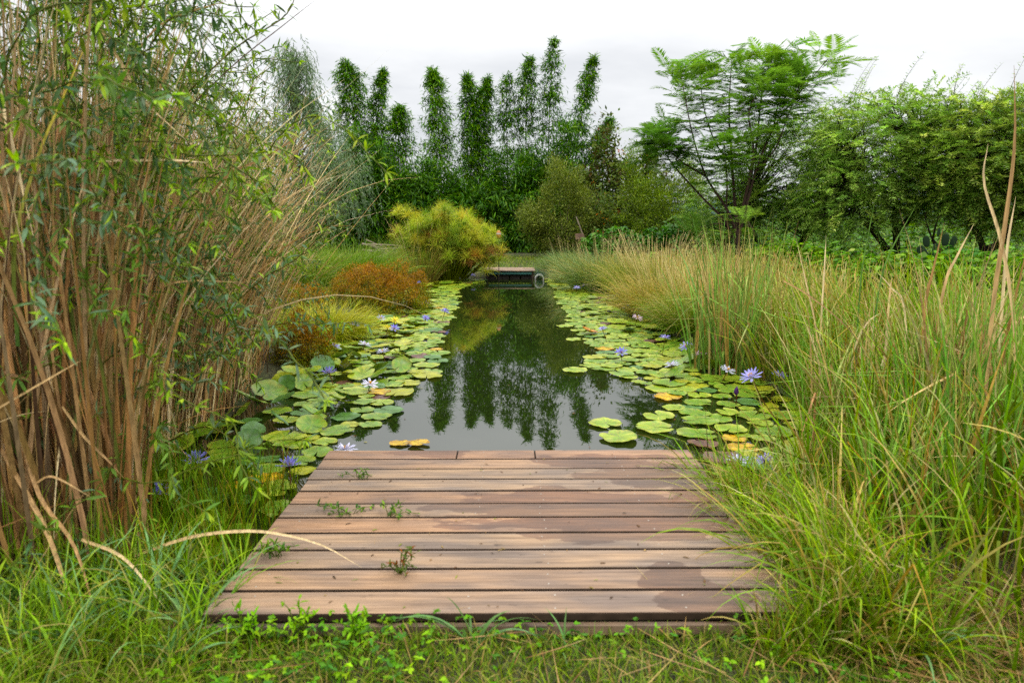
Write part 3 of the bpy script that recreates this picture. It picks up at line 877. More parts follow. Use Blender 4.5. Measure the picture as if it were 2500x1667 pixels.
def bush(nm, label, cat, x, y, z, rx, ry, rz, n, per, L, W, cols, w=None, group=None, droop=.3, crad=.28, mat_=None, shell=.55, bark=lin(60, 48, 36), limbs=9, flat=0, kind='quad', spread=1., accent=None, dens_low=0):
    """a rounded shrub: a few limbs and many leaf sprays through its volume"""
    root = empty(nm, (x, y, z)); tag(root, label, cat, group)
    tr, cr_ = MB(), MB()
    for k in range(limbs):
        a_ = k / limbs * 6.283 + U(-.3, .3); rr = U(.3, .8)
        e = np.array([rx * rr * math.cos(a_), ry * rr * math.sin(a_), rz * U(.9, 1.6)])
        tube(tr, spline([(U(-.1, .1), U(-.1, .1), -.1), e * np.array([.35, .35, .45]), e], 8), np.linspace(.035, .008, 8) * max(.6, rz / 1.5), 5, bark)
    d = nrm(rng.normal(0, 1, (n, 3))); rad = U(shell, 1, (n, 1)) ** .7
    lump = 1 + .16 * np.sin(d[:, :1] * 5 + x) * np.sin(d[:, 2:] * 6 + y) + .1 * np.sin(d[:, 1:2] * 11 + x)
    c = d * rad * lump * np.array([rx, ry, rz])
    c[:, 2] += rz
    lift_ = .22 * np.sin(c[:, :1] * 3.1 + x) + .14 * np.sin(c[:, :1] * 7.3 + y)
    c[:, 2:] *= 1 + lift_ * (c[:, 2:] > rz)
    if dens_low: c[:, 2] = np.where(c[:, 2] < rz, rz * U(.0, 1, n), c[:, 2])
    for j in range(n):
        cc = np.array(cols) * U(.8, 1.2)
        nn = int(per * U(.6, 1.4))
        dd = nrm(d[j] + rng.normal(0, .35, 3) + UP * .2)
        dl = nrm(d[j] * .8 + rng.normal(0, .6, (nn, 3)) - UP * droop)
        p = c[j] + rng.normal(0, crad * .5, (nn, 3)) * np.array([1, 1, .7])
        leaves(cr_, p, dl * spread, nrm(rng.normal(0, .5, (nn, 3)) + UP + d[j] * .5), L * U(.7, 1.3, nn), W * U(.8, 1.2, nn), pick(cc, nn, w, .2), kind)
    tr.build('trunk', M_BARK, root); cr_.build('crown', mat_ or M_LEAF, root)
    return root


YB = 29.
def bx(px): return (px - 1250) / 1667 * (YB * .985 + .25)
bamboo('tall bushy bamboo, left of the row, flat-topped and dense', -6.35, YB, 7.75, -.12, 1.8, 1.8, .1, .2)
bamboo('bamboo with tip nodding right, close against the flat-topped one', -5.75, YB + .4, 7.4, .3, .95, 1.2, .1, .7)
bamboo('short pointed bamboo between the flat-topped one and the middle columns', -4.6, YB, 6.0, -.02, 1.4, 1.5, .1, .1)
bamboo('broad low bamboo arching left toward the willow', -6.9, YB - 1, 6.0, -.95, .9, 1.2, .2, .6)
bamboo('slim vertical bamboo column, first of two in the middle', -2.75, YB, 7.45, -.42, 1.25, 1.5, .08, .2, [.2, .4, .1, .3])
bamboo('left stem of the twin-topped bamboo column in the middle', -1.75, YB, 7.2, .05, 1.0, 1.5, .08, -.3)
bamboo('right stem of the twin-topped bamboo column in the middle', -1.3, YB + .3, 7.1, .05, 1.0, 1.5, .08, .7)
bamboo('thin airy bamboo, lowest of the three sparse ones', -.25, YB, 7.2, .05, 1.1, .75, .1, .2)
bamboo('airy bamboo second in height among the sparse ones', .5, YB, 7.85, .15, 1.15, .9, .1, .2)
bamboo('tallest sparse bamboo whose bare stem shows against the sky', 1.45, YB, 8.5, .2, 1.15, .75, .1, .1)
bamboo('bamboo leaning right, last tall one of the row', 2.3, YB, 7.85, .85, .95, 1.05, .1, .3)
bamboo('short bamboo nodding far right at the end of the row', 2.7, YB - .3, 5.45, .95, 1.0, 1.3, .15, .8)
BB = [('dense dark bamboo thicket at the left foot of the row', -6.6, 1.7, 1.3, 1.9), ('dark bamboo thicket below the flat-topped bamboo', -5.0, 1.7, 1.4, 1.7), ('bright topped bamboo thicket behind the papyrus', -3.1, 1.5, 1.4, 1.4),
      ('bamboo thicket under the twin-topped column', -1.4, 1.4, 1.3, 1.5), ('bamboo thicket under the sparse bamboo stems', .5, 1.7, 1.3, 1.65), ('rounded bamboo thicket at the right foot of the row', 2.2, 1.55, 1.3, 1.9)]
for lb, x, rx, ry, rz in BB:
    bush('bamboo_thicket', lb, 'bamboo', x, YB - 1.6 + U(-.3, .3), .25, rx, ry, rz, 600, 50, .27, .046, [c * .8 for c in BAM], [.35, .3, .25, .1], 'bamboo along the far end of the pond', .55, .42, dens_low=1, shell=.35)

# willow at left
wl = empty('willow_tree', (-6.95, 22.5, .3)); tag(wl, 'silvery drooping willow between the reeds and the bamboo', 'tree')
tr, cr_ = MB(), MB()
WIL = [lin(120, 142, 110), lin(98, 122, 88), lin(142, 160, 128), lin(80, 104, 70)]
tube(tr, spline([(0, 0, -.1), (.1, 0, 1.6), (-.1, .1, 3.2), (.2, 0, 5), (.1, 0, 6.4)], 16), np.linspace(.16, .02, 16), 8, lin(78, 66, 52))
for k in range(150):
    zt = U(1.8, 6.5); a_ = U(0, 6.28)
    rr = np.interp(zt, [1.8, 3, 4.2, 4.6, 6.6], [1.5, 1.9, 1.5, .75, .35]) * U(.3, 1.0)
    st = np.array([.05, 0, min(zt, 6.2) - .6]); e = np.array([rr * math.cos(a_) + .15 + (.35 if zt < 3.6 else 0), rr * math.sin(a_), zt])
    tube(tr, spline([st, st * .4 + e * .6 + UP * .3, e], 6), np.linspace(.022, .006, 6), 4, lin(84, 74, 58))
    for q_ in range(9):
        s0 = e + rng.normal(0, .2, 3); ln = U(.5, 1.3) * np.interp(zt, [2, 6.6], [1, .55])
        od = np.array([math.cos(a_), math.sin(a_), 0]) * U(.1, .5)
        nn = int(ln * 26)
        u = np.linspace(0, 1, nn)[:, None]
        p = s0 + od * u * ln - UP * ln * u ** 1.5
        d = nrm(od * .6 + rng.normal(0, .4, (nn, 3)) - UP * .8)
        leaves(cr_, p, d, nrm(rng.normal(0, .6, (nn, 3)) + UP * .4), U(.10, .17, nn), U(.016, .026, nn), pick(WIL, nn, None, .15), 'quad')
tr.build('trunk', M_BARK, wl); cr_.build('crown', M_LEAF2, wl)

# feathery tree (bipinnate fronds at the ends of upright limbs)
JAC = [lin(116, 156, 50), lin(140, 176, 58), lin(92, 132, 46), lin(164, 196, 74)]


def frond(mb, P, d, L, cc):
    d = nrm(d); s = nrm(np.cross(d, UP)); u = np.cross(s, d)
    n = 21
    t = np.linspace(.12, 1, n)
    ax = P + d * L * t[:, None] - UP * (L * rng.uniform(.1, .4) * t[:, None] ** 2)
    tube(mb, np.vstack([P, ax]), np.linspace(.006, .002, n + 1), 3, cc * .7)
    w = L * .32 * np.sin(np.clip(t * 2.6 + .35, 0, 3.05)) + .02
    for sg_ in (-1, 1):
        pd = nrm(s * sg_ + d * .55 + rng.normal(0, .07, (n, 3)))
        leaves(mb, ax, pd - UP * .12, u + rng.normal(0, .15, (n, 3)), w, np.maximum(w * .12, .015), np.clip(cc * U(.85, 1.15, (n, 1)), 0, 1), 'quad')


jc = empty('feathery_tree', (5.55, 17, .35)); tag(jc, 'tall feathery-leaved tree with upright spreading limbs and flat top', 'tree')
tr, cr_ = MB(), MB()
LIMB = [[(0, 0, -.1), (.03, 0, .9), (-.05, .1, 1.5), (-.2, .1, 2.7), (-.35, .1, 4.0), (-.35, .1, 5.3)],
        [(.0, 0, .8), (.15, 0, 1.4), (.35, 0, 2.5), (.7, -.1, 3.6), (1.2, 0, 4.3), (2.0, .1, 5.3)],
        [(0, 0, .9), (-.35, -.1, 1.6), (-.9, -.1, 2.4), (-1.3, -.1, 3.5), (-1.6, 0, 4.9)],
        [(0, .05, .7), (-.3, .2, 1.3), (-.9, .2, 1.9), (-1.7, .3, 2.8), (-2.1, .2, 3.4)],
        [(.05, 0, 1.0), (.25, .2, 2), (.45, .3, 3.2), (.5, .3, 4.4), (.65, .3, 5.3)],
        [(0, 0, 1.1), (.05, -.3, 2), (.1, -.5, 3), (-.1, -.6, 3.9), (.2, -.6, 4.5)],
        [(.35, 0, 2.5), (.75, -.2, 3.1), (.9, -.4, 3.8), (1.15, -.4, 4.6)],
        [(-.2, .1, 2.7), (-.6, .3, 3.3), (-.9, .4, 4.2), (-1.0, .5, 5.0)],
        [(-.9, -.1, 2.4), (-1.5, -.3, 2.7), (-1.9, -.4, 3.0), (-2.2, -.4, 3.2)],
        [(.7, -.1, 3.6), (.9, .2, 4.3), (1.1, .3, 5.2)],
        [(-.35, -.1, 1.6), (-.5, -.5, 2.3), (-.7, -.8, 3.1)],
        [(.15, 0, 1.4), (.2, -.6, 1.0), (-.2, -.9, 1.35)], [(-.1, 0, 1.2), (-.7, -.3, 1.2), (-1.1, -.5, 1.1)]]
for k, lm in enumerate(LIMB):
    s = spline(np.array(lm) * np.array([.97, 1, .94]), 14)
    tube(tr, s, np.linspace(.06 if k == 0 else (.04 if k < 6 else .022), .008, 14), 7, lin(88, 68, 62))
    cb = np.array(JAC[rng.choice(4, p=[.4, .25, .2, .15])])
    ends = [(.52, 3), (.6, 4), (.66, 5), (.72, 6), (.78, 7), (.84, 8), (.9, 10), (.95, 11), (1.0, 16)] if k < 11 else [(.6, 3), (.8, 5), (1., 7)]
    for (f, nf) in ends:
        P = s[int(f * 13)]; a0 = U(0, 6.28)
        for q_ in range(nf):
            a_ = a0 + q_ * 2.4; el = U(-.1, 1.2) if f > .9 else U(-.15, .7)
            d = np.array([math.cos(a_) * math.cos(el), math.sin(a_) * math.cos(el), math.sin(el)])
            frond(cr_, P + rng.normal(0, .2, 3) * np.array([1, 1, .7]), d, U(.5, .85), pick(cb[None] * np.array([1, 1, 1.]), 1, None, .14)[0])
tr.build('trunk', M_BARK, jc); cr_.build('crown', M_LEAF2, jc)

# acacias: dark leaning trunks, wide fine-leaved crowns
ACA = [lin(142, 174, 76), lin(164, 192, 88), lin(118, 150, 68), lin(190, 210, 108)]


def acacia(label, x, y, trunks, blobs, n, cols, w=None, wisps=0):
    root = empty('acacia_tree', (x, y, .35)); tag(root, label, 'tree', 'fine-leaved trees on the right')
    tr, cr_ = MB(), MB()
    bark = lin(46, 38, 32)
    tips = []
    for t in trunks:
        s = spline(t, 14); tube(tr, s, np.linspace(.10, .035, 14) * U(.8, 1.1), 7, bark); tips.append(s)
    allp = np.concatenate(tips)
    tot = sum(b_[3] * b_[4] * b_[5] for b_ in blobs)
    for (cx, cy, cz, rx, ry, rz) in blobs:
        m_ = int(n * rx * ry * rz / tot)
        d = nrm(rng.normal(0, 1, (m_, 3)))
        c = np.array([cx, cy, cz]) + d * (U(.38, 1, (m_, 1)) ** .5) * np.array([rx, ry, rz]) * (1 + .15 * np.sin(d[:, :1] * 7 + cx) + .1 * np.sin(d[:, 2:] * 9))
        for j in range(m_):
            if j % 7 == 0:
                i_ = np.argmin(np.linalg.norm(allp - c[j], axis=1))
                mid = (allp[i_] + c[j]) / 2 + rng.normal(0, .12, 3) + UP * .1
                tube(tr, spline([allp[i_], mid, c[j]], 7), np.linspace(.022, .005, 7), 4, bark * 1.2)
            # one sprig: an arching twig with fine pinnate leaves along both sides
            dr = nrm(d[j] * np.array([1, 1, .45]) + np.array([-.25, -.1, .1]) + rng.normal(0, .45, 3))
            L = U(.28, .6); nn = 16
            u = np.linspace(.1, 1, nn)[:, None]
            p = c[j] + dr * L * u - UP * L * .3 * u ** 2
            s = nrm(np.cross(dr, UP + rng.normal(0, .2, 3)))
            cc = pick(cols, 1, w, .28)[0]
            for sg_ in (-1, 1):
                pd = nrm(s * sg_ + dr * .5 + rng.normal(0, .3, (nn, 3)))
                leaves(cr_, p, pd, UP + rng.normal(0, .35, (nn, 3)), U(.055, .11, nn), U(.017, .028, nn), np.clip(cc * U(.8, 1.2, (nn, 1)), 0, 1), 'quad')
    for k in range(wisps):      # thin shoots that stand out above the crown
        bl = blobs[rng.integers(len(blobs))]
        a_ = U(0, 6.28); P = np.array([bl[0] + bl[3] * .75 * math.cos(a_), bl[1] + bl[4] * .7 * math.sin(a_), bl[2] + bl[5] * .7])
        L = U(.5, 1.15); dr = nrm(np.array([U(-.1, .5), U(-.2, .2), 1.]))
        nn = 16; u = np.linspace(0, 1, nn)[:, None]
        p = P + dr * L * u + np.array([.25, 0, 0]) * L * u ** 2
        tube(tr, p, np.linspace(.007, .002, nn), 3, bark * 1.5)
        for sg_ in (-1, 1):
            pd = nrm(np.array([sg_, .2, .5]) + rng.normal(0, .4, (nn, 3)))
            leaves(cr_, p, pd, UP + rng.normal(0, .35, (nn, 3)), U(.05, .11, nn), U(.014, .024, nn), pick(cols, 1, w, .1)[0], 'quad')
    tr.build('trunk', M_BARK, root); cr_.build('crown', M_LEAF2, root)


acacia('dark fine-leaved tree right behind the feathery tree, low crossing trunks', 7.3, 18.2,
       [[(-.1, 0, -.1), (.3, 0, .6), (1.0, .2, 1.3), (1.9, .2, 1.8)], [(0, 0, -.1), (.5, .1, .8), (1.3, -.2, 1.6), (1.8, 0, 2.6)], [(-.3, 0, -.1), (-.8, .1, .7), (-1.2, 0, 1.6)], [(-1.6, .3, -.1), (-1.5, .3, .7), (-1.0, .2, 1.8)]],
       [(0, 0, 2.3, 1.7, 1.3, 1.3), (-1.6, .4, 1.25, 1.2, 1, .85), (1.2, .2, 1.6, 1.3, 1.1, .85), (.3, .3, 3.2, 1.2, 1, .6)], 2700, ACA, [.35, .2, .4, .05], 10)
acacia('spreading fine-leaved tree with V-forked dark trunk', 8.9, 15.8,
       [[(0, 0, -.1), (-.25, 0, .5), (-.8, .1, 1.2), (-1.4, .1, 2.0)], [(0, 0, -.1), (-.1, 0, .8), (-.2, 0, 1.7), (.2, 0, 2.9)], [(-.15, 0, .9), (.4, -.1, 1.6), (1, -.2, 2.4)]],
       [(-.3, 0, 2.65, 1.9, 1.5, 1.25), (-1.3, .0, 1.75, 1.2, 1.1, .85), (1.3, 0, 1.7, 1.1, 1.0, .8), (1.2, 0, 2.8, 1.3, 1.2, .9), (-.6, 0, 3.4, 1.1, 1.1, .5)], 3600, ACA, [.4, .3, .2, .1], 26)
acacia('bright yellow-green fine-leaved tree at far right with crooked trunk', 10.3, 14.8,
       [[(-.1, 0, -.1), (-.2, 0, .7), (-.5, .1, 1.3), (-.7, 0, 2.2)], [(-.15, 0, .55), (.25, 0, .8), (.4, 0, 1.4), (.7, 0, 2.4)], [(-.1, 0, .2), (-.9, -.1, .35), (-1.4, -.2, .8)]],
       [(0, 0, 2.4, 1.8, 1.5, 1.25), (.7, 0, 2.8, 1.3, 1.2, 1.0), (-.8, -.2, 2.6, 1.2, 1.1, 1.0), (.6, -.4, 1.5, 1.2, 1, .7)], 3300, [lin(132, 160, 60), lin(142, 166, 66), lin(98, 128, 50), lin(164, 180, 84)], None, 18)

# shrubs on the far right bank
OLV = [lin(108, 122, 56), lin(128, 140, 68), lin(86, 100, 46), lin(146, 154, 82)]
bush('olive_bush', 'olive-brown fine-twigged bush right of the bamboo, pale stems below', 'bush', 1.75, 23, .35, 1.5, 1.2, 1.32, 760, 52, .09, .026, OLV, None, None, -.15, .26, limbs=14, bark=lin(105, 92, 78))
bush('olive_bush', 'rounder olive-green bush left of the feathery tree', 'bush', 4.75, 22, .4, 1.5, 1.3, 1.35, 760, 52, .09, .026, [c * np.array([.97, 1.12, .8]) for c in OLV], None, None, -.15, .26, limbs=12, bark=lin(80, 70, 58))
tt = bush('flowering_tree', 'dark sparse tree with orange flowers behind the olive bushes', 'tree', 4.3, 26.5, .4, 1.7, 1.2, 1.95, 560, 22, .17, .085, [lin(84, 100, 52), lin(108, 120, 62), lin(92, 74, 48)], [.45, .4, .15], None, .25, .34, shell=.6)
mb = MB()
for k in range(11):
    a_ = U(0, 6.28); e = U(-.2, 1.2)
    clump_leaves(mb, np.array([1.6 * math.cos(a_) * math.cos(e), 1.2 * math.sin(a_) * math.cos(e), 1.95 + 1.95 * math.sin(e)]), .07, 9, .09, .05, [lin(196, 104, 44), lin(170, 74, 40)], None, .1)
mb.build('blossom', M_PETAL, tt)
ot = bush('orange_flower_shrub', 'low shrub with orange flower heads between the two olive bushes', 'shrub', 3.15, 22.3, .4, .7, .6, .85, 130, 20, .12, .06, [lin(84, 106, 52), lin(110, 128, 66)], None, None, .2, .25)
mb = MB()
for k in range(9): clump_leaves(mb, np.array([U(-.5, .5), U(-.6, -.3), U(.6, 1.7)]), .06, 7, .08, .04, [lin(200, 110, 42)], None, .1)
mb.build('blossom', M_PETAL, ot)


# ------------------------------------------------------------------ broad-leaved weeds and undergrowth
def broad_plant(label, x, y, z, h, r, n, L, cols, w=None, nm='leafy_plant'):
    root = empty(nm, (x, y, z)); tag(root, label, 'plant', 'broad-leaved plants on the right bank')
    tr, cr_ = MB(), MB()
    for k in range(n):
        a_ = U(0, 6.28); rr = r * math.sqrt(U(0, 1)); hh_ = h * U(.45, 1) * (1 - .35 * (rr / r) ** 2)
        e = np.array([rr * math.cos(a_), rr * math.sin(a_), hh_])
        tube(tr, spline([e * np.array([.4, .4, 0]), e * np.array([.75, .75, .6]), e], 5), .006, 4, lin(96, 120, 54))
        m_ = 5
        b_ = np.arange(m_) / m_ * 6.28 + U(0, 6)
        d = np.stack([np.cos(b_), np.sin(b_), U(-.5, .25, m_)], 1)
        leaves(cr_, e + rng.normal(0, .02, (m_, 3)), d, nrm(UP + rng.normal(0, .25, (m_, 3))), L * U(.7, 1.2, m_), L * U(.45, .65, m_), pick(cols, m_, w, .15), 'lance')
    tr.build('stalk', M_LEAF, root); cr_.build('foliage', M_LEAF, root)


BRD = [lin(92, 140, 58), lin(112, 160, 74), lin(74, 118, 52)]
BRL = [lin(122, 158, 62), lin(140, 174, 74), lin(98, 136, 52)]
for lb, x, y, h, r, n, L, cl in [('large-leaved green plant left in front of the olive bushes', 2.9, 19.5, 1.2, .9, 180, .17, BRD), ('large-leaved green plant in front of the rounder olive bush', 4.2, 18.6, 1.25, .9, 180, .17, BRD),
                                 ('bright leafy plant at the foot of the feathery tree', 5.8, 14.5, .85, .8, 150, .15, BRL), ('bright wide-leaved plant nearest on the right, under the forked tree', 6.1, 10.6, .8, .75, 120, .17, BRL),
                                 ('leafy plant at the left of the rushes under the far right tree', 7.6, 10.4, .75, .7, 120, .15, BRL), ('dark leafy plant around the cactus', 8.1, 12.5, .8, .7, 110, .16, BRD)]:
    broad_plant(lb, x, y, float(gz(x, y)), h, r, n, L, cl)

# prickly pear
pc = empty('prickly_pear', (8.45, 13.6, .25)); tag(pc, 'dark prickly pear cactus under the trees at right', 'cactus')
for k, (x, z, s, rz) in enumerate([(0, .25, .24, 0), (.1, .65, .2, .3), (-.25, .6, .19, -.4), (-.4, .95, .17, -.5), (-.12, 1.0, .18, .1), (.28, 1.0, .16, .5), (.05, 1.3, .14, 0), (-.3, 1.25, .13, -.2), (.4, .5, .18, .9), (.3, 1.25, .12, .3), (-.55, .45, .17, -.8), (-.08, 1.5, .1, .2)]):
    an = np.linspace(0, np.pi, 11); mb = MB()
    rr = np.sin(an) ** .65 * .62; rr[0] = .12; rr[-1] = .02
    tube(mb, np.stack([0 * an, 0 * an, -np.cos(an)], 1), rr, 14)
    o = mb.build('pad', M_CACTUS, pc); o.location = (x * .8, U(-.1, .1), z * .72); o.scale = (s * .8, s * .2, s * .85); o.rotation_euler = (0, rz, U(-.6, .6))

# undergrowth mass under the trees
mb = MB()
n = 9500
x = U(1.8, 17, n); y = U(11, 26, n); k = (x > .36 * y - 1.6) | ((x > 2.6) & (y > 15))
x, y = x[k], y[k]; n = len(x)
z = gz(x, y); hh_ = U(.05, .95, n) * (.75 + .45 * np.sin(x * 1.3) * np.sin(y * 1.1)) * .62
for s in range(4):
    a_ = U(0, 6.28, n); d = np.stack([np.cos(a_), np.sin(a_), U(-.4, .4, n)], 1)
    leaves(mb, np.stack([x, y, z + hh_], 1) + rng.normal(0, .06, (n, 3)), d, nrm(UP + rng.normal(0, .35, (n, 3))), U(.1, .2, n), U(.05, .1, n), pick(BRL + BRD + [lin(150, 160, 90)], n, [1.5, 1, 2, 2, 2, 2, 1.5], .26), 'quad')
blades(mb, np.stack([x, y, z], 1), U(0, 6.28, n), hh_ + .1, .012, U(0, .3, n), U(0, .8, n), lin(70, 96, 40), lin(130, 150, 70), S=3)
n = 7000
x, y = U(2, 34, n), U(24, 46, n); z = gz(x, y) + U(.1, 1.15, n)
for s_ in range(3):
    a_ = U(0, 6.28, n)
    leaves(mb, np.stack([x, y, z], 1) + rng.normal(0, .12, (n, 3)), np.stack([np.cos(a_), np.sin(a_), U(-.4, .4, n)], 1), nrm(UP + rng.normal(0, .4, (n, 3))), U(.22, .4, n), U(.10, .18, n), pick([c * .75 for c in BRL + BRD], n, None, .28), 'quad')
tag(mb.build('undergrowth', M_LEAF), 'bright leafy undergrowth spreading below the trees at right', 'undergrowth', kind='stuff')
# far woodland that closes the horizon
mb = MB()
for k in range(2600):
    a_ = U(-42, 62); ctr = np.array([a_, U(38, 62), U(.03, 1) ** .8 * (2.6 + 1.2 * math.sin(a_ * .4))])
    clump_leaves(mb, ctr, .9, 26, .4, .2, [lin(70, 96, 46), lin(92, 118, 56), lin(56, 78, 42)], None, .2)
tag(mb.build('woodland', M_LEAF), 'low far woodland glimpsed between the trunks', 'woodland', kind='stuff')

# ------------------------------------------------------------------ papyrus
pp = empty('papyrus', (-1.65, 17.9, .02)); tag(pp, 'yellow-green mop-headed papyrus clump at the far left of the pond', 'papyrus')
tr, cr_ = MB(), MB()
PAP = [lin(164, 184, 46), lin(188, 198, 60), lin(130, 158, 48), lin(200, 188, 58)]
PAPO = [lin(196, 142, 58), lin(178, 122, 66)]
for k in range(270):
    a_ = U(0, 6.28); rr = math.sqrt(U(0, 1))
    ex, ey = rr * math.cos(a_) * 1.42, rr * math.sin(a_) * .85
    top = 1.95 - .75 * max(0, (ex) / 1.4) ** 1.3 - .42 * max(0, -ex / 1.4) ** 1.5
    top *= 1 + .17 * math.sin(ex * 4.2 + .6) + .08 * math.sin(ey * 5)
    top = min(top, 1.9)
    hz_ = top * U(.62, 1.0) if rr < .75 else top * U(.32, .95)
    if ex > 0 and rng.random() < .45: hz_ *= .65
    e = np.array([ex, ey, hz_])
    b0 = np.array([ex * .3, ey * .4, 0])
    tube(tr, spline([b0, b0 * .4 + e * .6 + UP * .12, e], 6), np.linspace(.011, .006, 6), 4, lin(112, 122, 46))
    m_ = int(rng.integers(70, 100))
    od = nrm(e - b0 + UP * .3)
    P = np.broadcast_to(e, (m_, 3))
    el = U(-.2, 1.45, m_); az = U(0, 6.28, m_)
    cols = PAPO if (ex > .35 and hz_ < .9 and rng.random() < .4) or rng.random() < .03 else PAP
    cb = pick(cols, 1, None, .08)
    blades(cr_, P, az, U(.24, .38, m_), .007, np.pi / 2 - el, U(.4, 1.3, m_), cb * .8, pick(cb, m_, None, .14), S=4, prof='grass')
tr.build('stalk', M_LEAF, pp); cr_.build('crown', M_LEAF2, pp)


# ------------------------------------------------------------------ grass tussocks on the banks
def tussock(nm, label, cat, x, y, r, h, n, W, c0, c1, lean=.5, bend=1.0, group=None, S=6, wts=None, z=None, seedheads=0, rise=0):
    root = empty(nm, (x, y, float(gz(x, y)) if z is None else z)); tag(root, label, cat, group)
    mb = MB()
    a_ = U(0, 6.28, n); rr = np.sqrt(U(0, 1, n)) * r
    P = np.stack([rr * np.cos(a_), rr * np.sin(a_), np.full(n, -.03)], 1)
    az = a_ + rng.normal(0, .7, n)
    blades(mb, P, az, h * U(.55, 1.12, n), W * U(.6, 1.3, n), lean * (.25 + .75 * rr / r) * U(.4, 1.3, n), bend * U(.3, 1.4, n), pick(c0, n, None, .15), pick(c1, n, wts, .18), S=S)
    mb.build('foliage', M_GRASS, root)
    if seedheads:
        mb = MB(); k = seedheads
        a_ = U(0, 6.28, k); P = np.stack([r * .6 * np.cos(a_), r * .6 * np.sin(a_), np.full(k, 0)], 1)
        blades(mb, P, a_, h * U(.95, 1.3, k), .004, U(0, .25, k), U(.1, .6, k), lin(150, 140, 80), lin(196, 176, 122), S=5, prof='flat')
        mb.build('seed_head', M_DRY, root)
    return root


TAN = [lin(190, 166, 110), lin(172, 150, 90), lin(204, 184, 128)]
GRN = [lin(110, 138, 60), lin(132, 156, 70), lin(92, 120, 52)]
GG = [lin(128, 148, 96), lin(150, 166, 116), lin(112, 134, 84)]
TG = 'grass tussocks along the banks'
tussock('sedge_tussock', 'tan and brown sedge tussock standing left of the papyrus', 'tussock', -2.35, 17.2, .35, 1.45, 900, .011, [lin(110, 98, 56)], TAN + GRN, .45, .8, TG, seedheads=40)
tussock('grass_tussock', 'green fine-leaved grass mound behind the orange mound', 'tussock', -3.75, 15.5, 1.0, 1.15, 3000, .009, GRN, GRN + [lin(150, 168, 84)], .8, .9, TG)
tussock('grass_tussock', 'green grass mound beside the reeds on the left bank', 'tussock', -4.6, 13.6, .8, 1.05, 2000, .009, GRN, GRN + TAN[:1], .8, .9, TG)
tussock('grass_tussock', 'grey-green grass mound nearest the hose at the far right', 'tussock', 2.1, 15.6, .8, 1.0, 3000, .009, GG, GG + TAN[:1], .8, 1.0, TG, seedheads=90)
tussock('grass_tussock', 'grey-green grass mound behind the hose near the dock', 'tussock', 1.75, 19.3, .8, .8, 1800, .01, GG, GG, .8, 1.0, TG, seedheads=40)
tussock('grass_tussock', 'small pale grass mound between the two grey-green mounds', 'tussock', 1.5, 17.4, .4, .65, 900, .009, GG, TAN + GG, .8, 1.1, TG)
tussock('grass_tussock', 'tan feathery grass mound with many seed heads on the right bank', 'tussock', 2.75, 13.0, .8, 1.0, 3000, .008, GRN, TAN + TAN + GRN, .75, 1.0, TG, seedheads=160)
tussock('grass_tussock', 'tan-gold grass mound spilling over the right water edge', 'tussock', 2.55, 10.9, .7, .85, 3000, .008, [lin(150, 140, 74)], TAN + TAN + GRN[:2], .85, 1.2, TG, seedheads=120)
tussock('grass_tussock', 'green and gold grass mound left of the cattail clump', 'tussock', 2.6, 9.2, .55, .75, 2200, .008, GRN, TAN + GRN, .85, 1.2, TG, seedheads=60)
tussock('grass_tussock', 'yellow-green soft grass mound by the small orange mound', 'tussock', -2.55, 9.1, .5, .65, 2200, .008, [lin(140, 146, 60)], [lin(176, 176, 78), lin(196, 186, 96)], .9, 1.3, TG)
tussock('grass_tussock', 'dark spiky little tussock beside the far dock', 'tussock', .85, 18.9, .12, .32, 120, .018, [lin(40, 62, 52)], [lin(84, 112, 112)], .7, .7, TG)


# orange-brown mounds: dense tiny-leaved sprays, rusty on top and green below
def orange_mound(label, x, y, rx, ry, h, n):
    root = empty('rusty_shrub', (x, y, 0.0)); tag(root, label, 'shrub', 'rusty orange mounds on the left bank')
    mb = MB(); st = MB()
    for k in range(n):
        a_ = U(0, 6.28); e = math.asin(U(0, 1))
        d = np.array([math.cos(a_) * math.cos(e), math.sin(a_) * math.cos(e), math.sin(e)])
        lum = 1 + .16 * math.sin(a_ * 3 + x) * math.cos(e * 3) + .1 * math.sin(a_ * 7) + U(-.16, .08)
        c = d * np.array([rx, ry, h]) * lum + UP * .03
        rust = np.clip(d[2] * 1.3 + rng.normal(-.05, .38), 0, 1)
        cols = [lin(170, 120, 44) * rust + lin(124, 136, 46) * (1 - rust), lin(190, 138, 52) * rust + lin(146, 154, 56) * (1 - rust), lin(140, 96, 42) * rust + lin(100, 116, 42) * (1 - rust)]
        clump_leaves(mb, c, .055, 34, .036, .009, cols, None, -.25, 1.0)
        if k % 3 == 0: tube(st, spline([c * np.array([.75, .75, 0]), c * .93], 4), .0035, 3, lin(110, 110, 50))
    st.build('stalk', M_LEAF, root); mb.build('crown', M_LEAF, root)


orange_mound('big rusty orange mound on the left bank', -2.35, 11.9, .92, .9, .7, 1400)
orange_mound('small rusty orange mound overhanging the near left pads', -2.25, 7.3, .32, .33, .48, 330)
orange_mound('rusty orange patch between the big mound and the reeds', -3.3, 10.6, .5, .6, .5, 480)

# pile of cut branches
for k in range(14):
    mb = MB(); L = U(.9, 1.7); s = spline([(-L / 2, 0, 0), (0, U(-.05, .05), U(-.03, .05)), (L / 2, U(-.08, .08), U(-.05, .05))], 8)
    tube(mb, s, np.linspace(.026, .014, 8) * U(.7, 1.3), 7, cap=True)
    o = mb.build('branch', M_STICK)
    o.location = (-3.35 + U(-.35, .4), 18.9 + U(-.3, .3), .36 + k * .04); o.rotation_euler = (0, U(-.28, .4), U(-.6, .6))
    tag(o, 'bleached cut branch in the heap left of the papyrus', 'branch', 'cut branches heaped by the papyrus')


